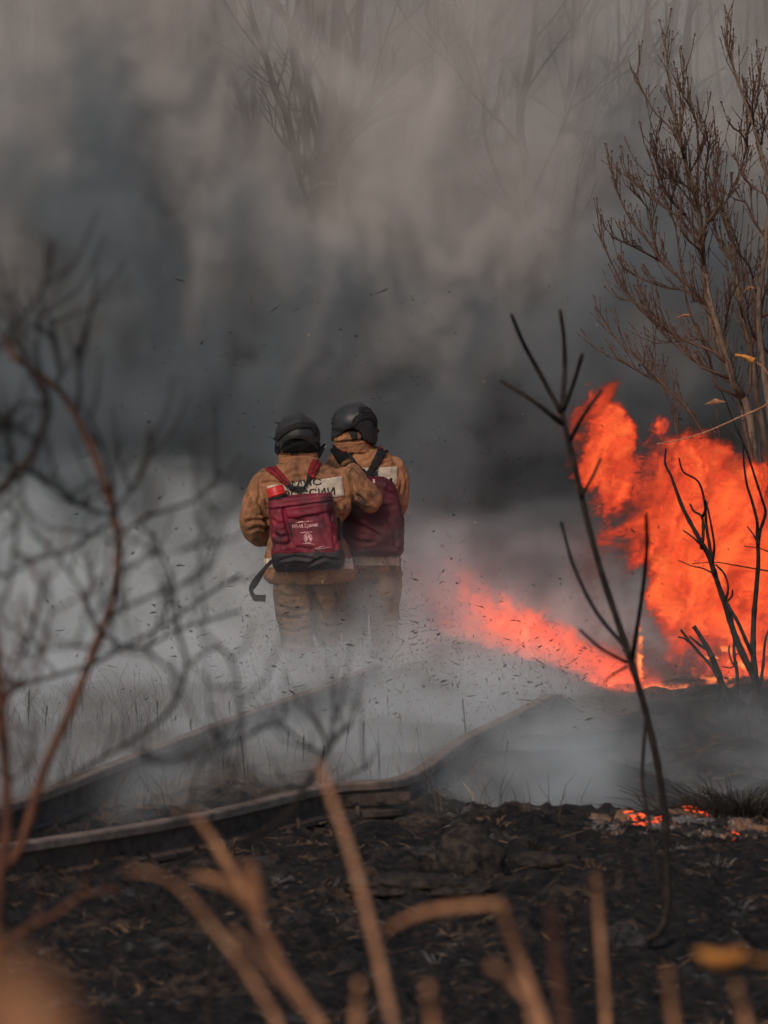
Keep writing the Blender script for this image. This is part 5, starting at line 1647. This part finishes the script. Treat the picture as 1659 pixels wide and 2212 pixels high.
def ember_heap():
    g = G(1420, 1800)
    root = empty('ember_heap', (g.x, g.y, gz(g.x, g.y)))
    tag(root, 'smouldering heap of ash and chunks with glowing embers on the near rise', 'embers')
    rnd = random.Random(9)
    spots = [(1300, 1776, .055, 'brownash'), (1325, 1768, .06, 'char'), (1345, 1772, .06, 'brownash'), (1372, 1770, .06, 'ember'), (1360, 1785, .04, 'char'), (1395, 1768, .05, 'char'), (1405, 1775, .045, 'brownash'), (1420, 1779, .05, 'ember'), (1390, 1790, .04, 'ember'),
             (1450, 1772, .05, 'char'), (1470, 1764, .06, 'brownash'), (1482, 1755, .05, 'ember'), (1500, 1768, .055, 'brownash'), (1515, 1762, .045, 'ember'), (1480, 1780, .06, 'ash'), (1525, 1780, .05, 'ash'), (1545, 1788, .05, 'char'), (1570, 1785, .05, 'char'), (1600, 1790, .06, 'brownash'),
             (1310, 1792, .04, 'ash'), (1325, 1797, .035, 'ash'), (1425, 1795, .05, 'ash'), (1450, 1800, .05, 'char'), (1500, 1800, .06, 'char'), (1560, 1805, .05, 'char'), (1640, 1800, .06, 'brownash'), (1380, 1800, .05, 'char'), (1620, 1810, .05, 'char'), (1585, 1806, .035, 'ember'), (1350, 1760, .04, 'char'), (1440, 1762, .045, 'char'), (1525, 1757, .04, 'char')]
    for i, (px, py, s, mm) in enumerate(spots):
        d = 18.85 + (1795 - py) * .012
        p = P(px, py, d)
        o = lump('chunk', None, None, (0, 0, 0), (s * rnd.uniform(.9, 1.6), s, s * rnd.uniform(.45, .75)), M[mm], i * 3.1, 3, .45)
        o.rotation_euler = (0, rnd.uniform(-.3, .3), rnd.uniform(0, 3))
        o.parent = root; o.location = p - root.location
        if mm == 'ember': o.name = 'ember'; o['label'] = 'chunk glowing orange red through its cracks'
    mb = MB()
    for k in range(420):
        px = rnd.uniform(1285, 1680); py = rnd.uniform(1765, 1812)
        p = P(px, py, 18.8 + (1795 - py) * .012); p.z = max(p.z, gz(p.x, p.y) - .01)
        s = rnd.uniform(.006, .018)
        mb.box(p, (s, s * .8, s * .5), Matrix.Rotation(rnd.uniform(0, 3), 3, Vector((rnd.random(), rnd.random(), 1)).normalized()), rnd.choice((0, 0, 0, 1, 1, 2)))
    me = mb.mesh('cinders', [M['char'], M['brownash'], M['ash']], False)
    o = bpy.data.objects.new('cinders', me); COL.objects.link(o); o.parent = root; o.location = -root.location; o['kind'] = 'stuff'


ember_heap()
g = G(1010, 1865); lump('clod', 'pointed black clod of burnt earth in the middle foreground', 'clod', (g.x, g.y, gz(g.x, g.y) + .02), (.14, .11, .10), M['chargrass'], 4, 4, .3, .7)
g = G(1180, 1840); lump('clod', 'low rounded black clod right of the pointed one', 'clod', (g.x, g.y, gz(g.x, g.y) + .01), (.17, .12, .045), M['chargrass'], 9, 4, .35)
g = G(900, 1905); lump('clod', 'wide flat black clod left of the pointed one', 'clod', (g.x, g.y, gz(g.x, g.y)), (.26, .14, .05), M['chargrass'], 13, 4, .35)


def plank(label, a, b, w, h, mm='char', ember=None):
    A, B = G(*a), G(*b)
    A.z = gz(A.x, A.y); B.z = gz(B.x, B.y)
    t = (B - A).normalized(); s = Vector((t.y, -t.x, 0)).normalized(); u = t.cross(s) * -1
    if u.z < 0: u = -u
    root = empty('burnt_sleeper', lerp(A, B, .5))
    tag(root, label, 'sleeper', 'burnt sleepers lying right of the rail')
    mb = MB(); L = (B - A).length; n = 16; vs = []
    for i in range(n + 1):
        c = lerp(A, B, i / n) + u * h * .10
        for aa, bb in ((-w, -h), (w, -h), (w, h), (0, h * 1.1), (-w, h)):
            j = .012 * noise.noise((i * .55, aa * 20, bb * 20))
            vs.append(c + s * (aa + j) + u * (bb + j))
    fs = [(i * 5 + k, i * 5 + (k + 1) % 5, (i + 1) * 5 + (k + 1) % 5, (i + 1) * 5 + k) for i in range(n) for k in range(5)] + [tuple(range(5))[::-1], tuple(n * 5 + k for k in range(5))]
    mb.add(vs, fs)
    child('beam', mb.mesh('beam', [M[mm]], False), M[mm], root)
    if ember:
        mb = MB()
        e = [lerp(A, B, t_) - Vector((0, w + .012, -.02)) for t_ in np.linspace(ember[0], ember[1], 6)]
        mb.tube(e, [.006, .012, .010, .014, .010, .006], 7, jit=.3)
        child('ember_line', mb.mesh('ember_line', [M['ember']]), M['ember'], root)


plank('charred sleeper with a thin glowing red line along its near edge', (1085, 1668), (1275, 1648), .10, .08, ember=(.45, .9))
plank('charred sleeper farther back, partly sunk in the smoke', (1130, 1622), (1310, 1596), .10, .07)
plank('short charred sleeper near the far mound at right', (1390, 1545), (1540, 1528), .09, .07)

# stubs and dead stems standing on the near rise and beyond
ST = 'burnt stems standing in the soil'


def stub(label, pts, d, r0, r1, mm='char', sides=(), group=ST, snap=True):
    sp, rr = trace(pts, d, r0, r1)
    zb = gz(sp[0].x, sp[0].y)
    if snap and sp[0].z > zb: sp = [Vector((sp[0].x, sp[0].y, zb - .02))] + sp; rr = [rr[0]] + rr
    root = empty('charred_plant', sp[0]); tag(root, label, 'plant', group)
    limb_obj('stem', sp, rr, M[mm], root, 6, knots=.4)
    for s_ in sides:
        s2, r2 = trace(s_, d, r1 * 1.1, r1 * .6)
        limb_obj('twig', s2, r2, M[mm], root, 5)


stub('short crooked black stub on the near rise, left of a second one', [(1105, 1800), (1098, 1768), (1088, 1755), (1078, 1742)], 19.0, 5, 3)
stub('black stub leaning left on the near rise, right of a crooked one', [(1140, 1795), (1130, 1765), (1120, 1738)], 19.0, 4.5, 3)
stub('tall thin dead stem standing in the smoke above the rail bend', [(1012, 1690), (1008, 1620), (1004, 1560), (999, 1510)], 22.5, 2.2, 1.2, 'darktwig', [[(1004, 1560), (996, 1550)], [(1008, 1600), (1014, 1570)]])
stub('thin dead stem in the blue smoke right of the rail bend', [(1085, 1690), (1090, 1650), (1097, 1600)], 21.5, 1.8, 1.1, 'darktwig')
stub('short dark stem hanging over the far ground at right', [(1622, 1602), (1616, 1570), (1612, 1540)], 24.2, 2.4, 1.5, 'char')
stub('charred twig with small fork beside the dark brush at right', [(1560, 1758), (1590, 1740), (1615, 1725), (1640, 1700)], 20.6, 2.5, 1.3, 'char', [[(1590, 1740), (1585, 1722)]])
stub('pale bare twig lying at the foot of the rail bend', [(1028, 1745), (1020, 1720), (1012, 1705), (1000, 1690)], 20.2, 3, 2, 'palebark', [[(1012, 1706), (1018, 1712), (1030, 1716)]])
stub('pale straight twig lying left of the forked pale one', [(980, 1735), (960, 1715), (942, 1690)], 20.2, 1.6, 1.2, 'palebark')
for i, (px, py, h) in enumerate(((785, 1655, 90), (620, 1640, 60), (745, 1640, 70), (530, 1690, 100), (655, 1650, 55), (870, 1600, 60), (420, 1640, 80), (300, 1600, 85), (340, 1590, 70), (240, 1600, 60), (150, 1620, 90), (60, 1600, 110), (95, 1610, 80), (180, 1560, 90), (500, 1590, 70), (690, 1700, 90), (840, 1560, 50), (905, 1620, 50))):
    g = G(px, py); k = random.uniform(-.12, .12) * h
    sp = [P(px, py + 3, g.y), P(px + k * .4, py - h * .5, g.y), P(px + k, py - h, g.y)]
    root = empty('dead_plant', sp[0]); tag(root, ('thin dead grass stem with a small seed head standing in the pale smoke' if i % 2 == 0 else 'thin dead grass stem without a seed head standing in the pale smoke'), 'plant', 'thin dead stems in the pale smoke')
    mb = MB(); mb.tube(spline(sp, 4), .0035, 5)
    child('stem', mb.mesh('stem', [M['chargrass']]), M['chargrass'], root)
    if i % 2 == 0:
        mb = MB(); t = sp[2]
        mb.tube([t - Vector((0, 0, .04)), t, t + Vector((.003, 0, .02))], [.003, .0055, .002], 6)
        child('seed_head', mb.mesh('seed_head', [M['chargrass']]), M['chargrass'], root)


def dark_brush():
    g = G(1610, 1745)
    root = empty('scorched_tussock', (g.x, g.y, gz(g.x, g.y)))
    tag(root, 'scorched black tussock of fine stems near the right edge', 'tussock')
    mb = MB(); rnd = random.Random(3)
    for k in range(900):
        a = rnd.uniform(0, 6.28); r = abs(rnd.gauss(0, .16))
        b = Vector((g.x + math.cos(a) * r * 1.5, g.y + math.sin(a) * r, 0)); b.z = gz(b.x, b.y)
        dr = Vector((math.cos(a) * rnd.uniform(.1, 1), math.sin(a) * .4, rnd.uniform(.3, 1.1))).normalized()
        L = rnd.uniform(.05, .22)
        p2 = b + dr * L * .6; p3 = b + dr * L + Vector((math.cos(a) * .05, 0, -.03))
        mb.tube([b, p2, p3], [.0028, .0024, .001], 4, cap=False)
    o = child('stems', mb.mesh('stems', [M['chargrass']]), M['chargrass'], root); o['kind'] = 'stuff'


dark_brush()


def upright_grass():
    """thin dead grass around the far rail"""
    mb = MB(); rnd = random.Random(12)
    for k in range(1500):
        y = rnd.uniform(18.8, 29.5); x = rnd.uniform(-.115, .05) * y
        if rnd.random() < .4: x = rnd.gauss(-1.6, .45); y = rnd.uniform(20, 26)
        z = gz(x, y); h = rnd.uniform(.04, .26) * (1.2 if rnd.random() < .15 else .8)
        l = rnd.uniform(-.5, .5) * h
        mb.tube([(x, y, z - .01), (x + l * .3, y, z + h * .6), (x + l, y + rnd.uniform(-.03, .03), z + h)], [.0017, .0015, .0007], 3, rnd.choice((0, 0, 1)), cap=False)
    tag(mb.build('dead_grass', [M['chargrass'], M['deadgrass']]), 'sparse thin dead grass standing around the farther rail', 'grass', kind='stuff')


upright_grass()


# --- scraps of burnt grass whirling in the air
def flakes():
    rnd = random.Random(21)
    protos = []
    for s in range(8):
        mb = MB()
        L = (1.0, 1.5, .8, 2.2, 1.1, 1.7, .9, 2.8)[s]; bend = rnd.uniform(-.5, .5)
        pts = [Vector((-L, 0, 0)), Vector((-L * .3, bend * .35, .1)), Vector((L * .35, bend * .4, -.05)), Vector((L, -bend * .3, .1))]
        w = .30 if L < 1.6 else .16
        vs = []
        for i, p in enumerate(pts):
            ww = w * (.4, 1, .9, .2)[i] * rnd.uniform(.7, 1.3)
            vs += [p + Vector((0, -ww, 0)), p + Vector((0, 0, ww * .35)), p + Vector((0, ww, 0)), p + Vector((0, 0, -ww * .2))]
        fs = [(i * 4 + k, i * 4 + (k + 1) % 4, (i + 1) * 4 + (k + 1) % 4, (i + 1) * 4 + k) for i in range(3) for k in range(4)] + [(3, 2, 1, 0), (12, 13, 14, 15)]
        mb.add(vs, fs)
        protos.append((mb, mb.mesh('charred_flake', [M['flake']], False)))

    def place(big):
        r = rnd.random()
        if r < .45: px, py = rnd.gauss(880, 240), rnd.gauss(1430, 85)
        elif r < .60: px, py = rnd.gauss(1200, 130), rnd.gauss(1480, 45)
        elif r < .84: px, py = rnd.uniform(100, 1000), rnd.gauss(1330, 140)
        elif r < .95: px, py = rnd.uniform(150, 1600), rnd.uniform(850, 1500)
        else: px, py = rnd.uniform(200, 1300), rnd.uniform(600, 1000)
        if rnd.random() < .5: py = py + abs(rnd.gauss(0, 60))
        d = rnd.uniform(21.5, 29.5)
        if py > 1400: d = min(d, 2.0 / ((py - 840) * K) - .15)
        if py > 1640 or px < 0 or px > 1659: return None
        return P(px, py, d)
    n = 0; first = True
    big = [(345, 1075, 11), (390, 1222, 13), (363, 1300, 11), (152, 1088, 8), (365, 760, 6), (527, 744, 6), (503, 788, 7), (756, 645, 5), (888, 639, 6), (600, 1535, 10), (1210, 1250, 9), (1070, 1080, 4), (1040, 1310, 8), (950, 1505, 8), (1165, 1525, 9), (1222, 1480, 8), (690, 1420, 7), (790, 1442, 8)]
    while n < 300:
        if n < len(big):
            px, py, s = big[n]; p = P(px, py, min(27.5, 1.85 / max(1e-6, (py - 840) * K) if py > 1400 else 27.5)); sz = s * K * 27 * .55
        else:
            p = place(True)
            if p is None or p.z < gz(p.x, p.y) + .03: continue
            sz = rnd.uniform(.009, .019)
        if first:
            o = bpy.data.objects.new('charred_flake', protos[0][1]); src = o; first = False
        else:
            o = src.copy(); o.data = protos[rnd.randrange(8)][1]
        COL.objects.link(o)
        o.location = p; o.scale = (sz, sz, sz)
        o.rotation_euler = (rnd.uniform(-1.2, 1.2) + 1.57, rnd.uniform(-.7, .7), rnd.uniform(-.6, .6))
        if n < len(big) and n < 3:
            tag(o, ('largest dark scrap flying left of the firefighters at elbow height', 'large forked black scrap flying left of the left knapsack', 'large black scrap flying low left of the dangling buckle')[n], 'flake', 'charred scraps flying in the smoke')
        else:
            tag(o, 'small charred scrap of grass whirling in the smoke', 'flake', 'charred scraps flying in the smoke')
        n += 1
    # the countless smallest ones
    mb = MB(); k = 0
    while k < 4200:
        p = place(False)
        if p is None or p.z < gz(p.x, p.y) + .01: continue
        k += 1
        s = rnd.uniform(.0045, .011); src_ = protos[rnd.randrange(8)][0]
        R = Matrix.Rotation(rnd.uniform(0, 6.28), 3, Vector((rnd.uniform(-1, 1), rnd.uniform(-1, 1), rnd.uniform(-1, 1))).normalized())
        mb.add([p + R @ (Vector(v) * s) for v in src_.v], src_.f, 0 if rnd.random() < .88 else 1)
    o = mb.build('ash_specks', [M['flake'], M['flake_tan']], sm=False)
    tag(o, 'countless tiny charred specks hanging in the pale smoke', 'ash', kind='stuff')


flakes()
# ------------------------------------------------------------------ smoke and flames
def build_smoke():
    white = gas('pale_smoke', (0.885, 0.945, 0.968), 1.0, 0.0)
    dark = gas("soot_smoke", (0.30, 0.345, 0.38), 1.0, 0.0)
    brown = gas('brown_smoke', (0.84, 0.80, 0.775), 1.0, 0.0)

    def f_white(g, x, y, z):
        n = nz(g, vec(g, x * 0.55 + y * 0.05, y * 0.16, z * 0.75), 1.0, 6, 0.62, 0.8)
        n2 = nz(g, vec(g, x * 1.5, y * 0.42, z * 1.9 + x * 0.5), 1.0, 7, 0.66, 0.9)
        top = y.ss(23, 35) * 0.50 + 0.55 + (n - 0.5) * 3.4 + x.ss(0.0, -2.4) * y.ss(24, 31) * 0.15 - x.ss(0.1, 0.9) * y.ss(27.5, 30) * 0.42
        prof = ((z * -1.0 + top + 0.25) / 1.3).clamp().pow(1.8)
        front = (y + (n - 0.5) * 4 + x.ss(0.4, -0.5) * 1.8).ss(19.6, 22.6)
        back = y.ss(44, 38)
        side = x.ss(-11, -8) * x.ss(11, 8) * (x.ss(0.7, 1.6) * y.ss(30.0, 28.5) * (y.ss(23.6, 25.6) * -0.42 - 0.42) + 1.0)
        veil = y.ss(30.3, 29.3) * z.ss(0.0, 0.42) * -0.76 + 1.0      # thinner round the walkers' legs
        return prof * front * back * side * veil * (n2.ss(0.40, 0.62) * 1.9 + 0.10)
    w = volume_grid('pale_smoke', (-11, 17.0, -0.6), (11, 44, 3.4), (210, 130, 56), f_white, white)
    tag(w, 'pale grey smoke rolling low over the ground around the legs', 'smoke', kind='stuff')

    def f_dark(g, x, y, z):
        n = nz(g, vec(g, x * 0.75 + 2, y * 0.22, z * 0.62 - 3 - x * 0.15), 1.0, 8, 0.64, 0.8)
        fr = nz(g, vec(g, x * 0.9 + 11, 0.0, z * 0.9), 1.0, 6, 0.62, 0.6)
        top = x.ss(0.6, -2.2) * 1.3 + 2.2 + x.ss(2.0, 4.0) * 0.6
        cover = (n - 0.5) * 2.6 + 0.5 + (top - z) * 0.15
        body = cover.ss(0.45, 0.62)
        front = (y + (fr - 0.5) * 6).ss(32.2, 33.6)
        back = y.ss(47, 43)
        side = x.ss(-15, -12) * x.ss(15, 12)
        return (body * 1.0 + 0.01) * front * back * side * z.ss(8.8, 7.0)
    d = volume_grid('dark_smoke', (-15, 30.8, -0.6), (15, 47, 9.0), (210, 100, 78), f_dark, dark)
    tag(d, 'dark soot smoke billowing behind the two walking figures', 'smoke', kind='stuff')

    def f_brown(g, x, y, z):
        n = nz(g, vec(g, x * 0.55 + 3, y * 0.18, z * 0.40 + 1 + x * 0.15), 1.0, 7, 0.64, 0.8)
        lump_ = n.ss(0.45, 0.58) * (z + y * -0.05).ss(-0.3, 1.0)
        thin = n.ss(0.30, 0.70) * 0.05 + 0.035
        near = (y + (n - 0.5) * 6).ss(34.0, 37.0)
        return ((lump_ * 0.30 * y.ss(48, 42) + thin) * near) * y.ss(75, 68) * x.ss(-24, -18) * x.ss(24, 18) * z.ss(20, 13)
    b = volume_grid('brown_smoke', (-24, 32, -0.6), (24, 75, 20.0), (200, 110, 90), f_brown, brown)
    tag(b, 'brownish smoke drifting high among the bare trees behind', 'smoke', kind='stuff')

    # the curling face of the plume, finer than the rest
    def f_curl(g, x, y, z):
        n = nz(g, vec(g, x * 0.6 + 3, y * 0.18, z * 0.5 + 1 + x * 0.15), 1.0, 4, 0.6, 0.8)
        n3 = nz(g, vec(g, x * 1.2 + 9, y * 0.22, z * 0.8 + n * 1.8 - x * 0.3), 1.0, 8, 0.66, 1.2)
        n4 = nz(g, vec(g, x * 3.2 - z * 1.2, y * 0.5, z * 2.2 + n * 3.0), 1.0, 7, 0.68, 1.4)
        k = n3 * 0.72 + n4 * 0.30 - 0.01
        low = (z + (n - 0.5) * 3.6 + x.ss(0.0, -2.0) * -0.5).ss(1.2, 3.0)
        edge = y.ss(32.4, 33.4) * y.ss(37.8, 36.6) * x.ss(-5.4, -4.6) * x.ss(5.4, 4.6) * z.ss(7.9, 7.2)
        return k.ss(0.47, 0.64) * low * edge * 0.52
    c = volume_grid('curling_smoke', (-5.5, 32.3, 0.3), (5.5, 37.9, 8.0), (170, 50, 118), f_curl, brown)
    tag(c, 'curling grey brown face of the smoke plume above the walkers', 'smoke', kind='stuff')


def flame_mat(name, gain, e0, e1, e2, thick):
    m = bpy.data.materials.new(name)
    m.use_nodes = True
    nt = m.node_tree
    nt.nodes.clear()
    out = nt.nodes.new('ShaderNodeOutputMaterial')
    at = nt.nodes.new('ShaderNodeAttribute'); at.attribute_name = 'density'
    cr = nt.nodes.new('ShaderNodeValToRGB')
    nt.links.new(at.outputs['Fac'], cr.inputs[0])
    e = cr.color_ramp.elements
    e[0].position, e[0].color = 0.05, (*e0, 1)
    e[1].position, e[1].color = 0.95, (*e2, 1)
    k = e.new(0.45); k.color = (*e1, 1)
    em = nt.nodes.new('ShaderNodeEmission')
    ab = nt.nodes.new('ShaderNodeVolumeAbsorption')
    ab.inputs['Color'].default_value = (0, 0, 0, 1)
    nt.links.new(cr.outputs[0], em.inputs[0])
    a = F(nt, at.outputs['Fac'])
    nt.links.new((a * thick * gain).s, em.inputs[1])
    nt.links.new((a * thick).s, ab.inputs['Density'])
    ad = nt.nodes.new('ShaderNodeAddShader')
    nt.links.new(em.outputs[0], ad.inputs[0]); nt.links.new(ab.outputs[0], ad.inputs[1])
    nt.links.new(ad.outputs[0], out.inputs['Volume'])
    return m


def build_fire():
    fm = flame_mat('flame', 1.12, (0.07, 0.018, 0.013), (0.86, 0.070, 0.026), (1.25, 0.20, 0.050), 26.0)
    fm.cycles.volume_step_rate = 0.5

    def f_big(g, x, y, z):
        wx = nz(g, vec(g, x * 1.3, y * 1.2, z * 1.1), 1.0, 2, 0.5)
        wz = nz(g, vec(g, x * 7 + 9, y * 2, z * 34), 1.0, 3, 0.6)
        xx = x + (wx - 0.5) * 0.9 + (wz - 0.5) * 0.13 + z * -0.25
        n = nz(g, vec(g, xx * 2.6, y * 1.0, z * 1.5), 1.0, 5, 0.62, 0.7)
        n2 = nz(g, vec(g, xx * 8.0, y * 2.2, z * 3.6 + (wz - 0.5) * 0.6), 1.0, 8, 0.76, 0.7)
        # outline: a wall on the right, its left edge falling back towards the ground
        left = 1.47 + (z * -1.0 + 1.45).max(0.0) * 0.52
        m1 = (x - left + (n - 0.5) * 1.2 + (n2 - 0.5) * 0.9).ss(-0.12, 0.26)
        top = 1.90 - (x - 1.5) * 0.46 + (n - 0.5) * 1.15 + (n2 - 0.5) * 0.9
        m2 = (top - z).ss(-0.03, 0.24)
        # a torn-off tongue above the left corner
        px = x - 1.46 - (z - 1.88) * 0.8
        puff = (px * px * 110.0 + (z - 1.90) * (z - 1.90) * 30.0 + (n2 - 0.5) * 6.0).ss(1.0, 0.1)
        m3 = (y + (n - 0.5) * 0.5).ss(28.15, 28.25) * y.ss(28.85, 28.7)
        # faint red veil left of the wall
        veil = (x - 1.10 - z.ss(1.4, 0.1) * 0.15).ss(0.0, 0.4) * (z * -1.0 + 1.35).ss(0.0, 0.6) * (n * 0.5 + n2 * 0.5).ss(0.46, 0.62) * 0.10
        body = (n * 1.0 + n2 * 1.45 - 0.97).ss(0.03, 0.50)
        core = (m1 * m2).max(puff * 0.7) * (body * 0.97 + 0.01)
        return core.max(veil) * m3 * x.ss(4.05, 3.3)
    o = volume_grid('flame', (0.9, 28.0, -0.1), (4.1, 29.5, 2.5), (230, 60, 186), f_big, fm)
    tag(o, 'tall wall of orange flames burning through the brush', 'fire', kind='stuff')

    fl = flame_mat('low_flame', 1.6, (0.6, 0.06, 0.03), (1.1, 0.12, 0.04), (1.3, 0.24, 0.08), 13.0)

    def f_line(g, x, y, z):
        # flames along a line that runs back to the left
        t = (y - 27.0) / 8.0
        cx = t * -1.35 + 1.75
        wz = nz(g, vec(g, x * 3, y * 1.5, z * 9), 1.0, 2, 0.5)
        n = nz(g, vec(g, x * 2.6 + (wz - 0.5) * 0.5, y * 1.5, z * 2.0), 1.0, 4, 0.6, 0.3)
        n2 = nz(g, vec(g, x * 8 + (wz - 0.5), y * 2.5, z * 7), 1.0, 6, 0.70, 0.6)
        dx = (x - cx + (n - 0.5) * 0.4).abs()
        h = n.ss(0.24, 0.64) * 0.66 * (t * 0.9 + 0.16)
        return dx.ss(0.26, 0.08) * (h - z).ss(-0.02, 0.14) * t.ss(-0.03, 0.05) * t.ss(1.0, 0.93) * n2.ss(0.38, 0.58) * (n2.ss(0.5, 0.7) * 0.6 + 0.5)
    o = volume_grid('flame', (-0.2, 26.6, -0.1), (2.4, 35.2, 1.0), (170, 190, 64), f_line, fl)
    tag(o, 'low line of pink orange flames creeping along the ground', 'fire', kind='stuff')

    fb = flame_mat('bright_flame', 1.3, (0.9, 0.12, 0.03), (1.15, 0.24, 0.06), (1.4, 0.48, 0.13), 24.0)

    def f_spot(g, x, y, z):
        n = nz(g, vec(g, x * 9, y * 5, z * 16), 1.0, 4, 0.6, 0.8)
        # a burning stalk and the licks at its foot, then streaks low at the right
        c = P(1380, 1490, 27.2); e = P(1376, 1330, 27.2)
        dx = (x - c.x - (n - 0.5) * 0.10).abs()
        stalk = dx.ss(0.024, 0.004) * (z * -1.0 + e.z).ss(0.0, 0.12) * z.ss(0.0, 0.1)
        foot = (z * -1.0 + 0.02).ss(-0.03, 0.02) * (x - c.x - 0.18).abs().ss(0.26, 0.10)
        r = P(1590, 1450, 27.2)
        rr = ((x - r.x) * (x - r.x) * 6.0 + (z - 0.16) * (z - 0.16) * 22.0).ss(0.8, 0.1)
        return (stalk.max(foot) * n.ss(0.48, 0.60)).max(rr * n.ss(0.59, 0.66)) * (y - 27.2).abs().ss(0.14, 0.05)
    o = volume_grid('flame', (1.3, 27.0, -0.05), (3.0, 27.4, 0.75), (200, 26, 96), f_spot, fb)
    tag(o, 'small bright yellow orange licks at the foot of the fire, on a burning stalk', 'fire', kind='stuff')
build_smoke()
build_fire()
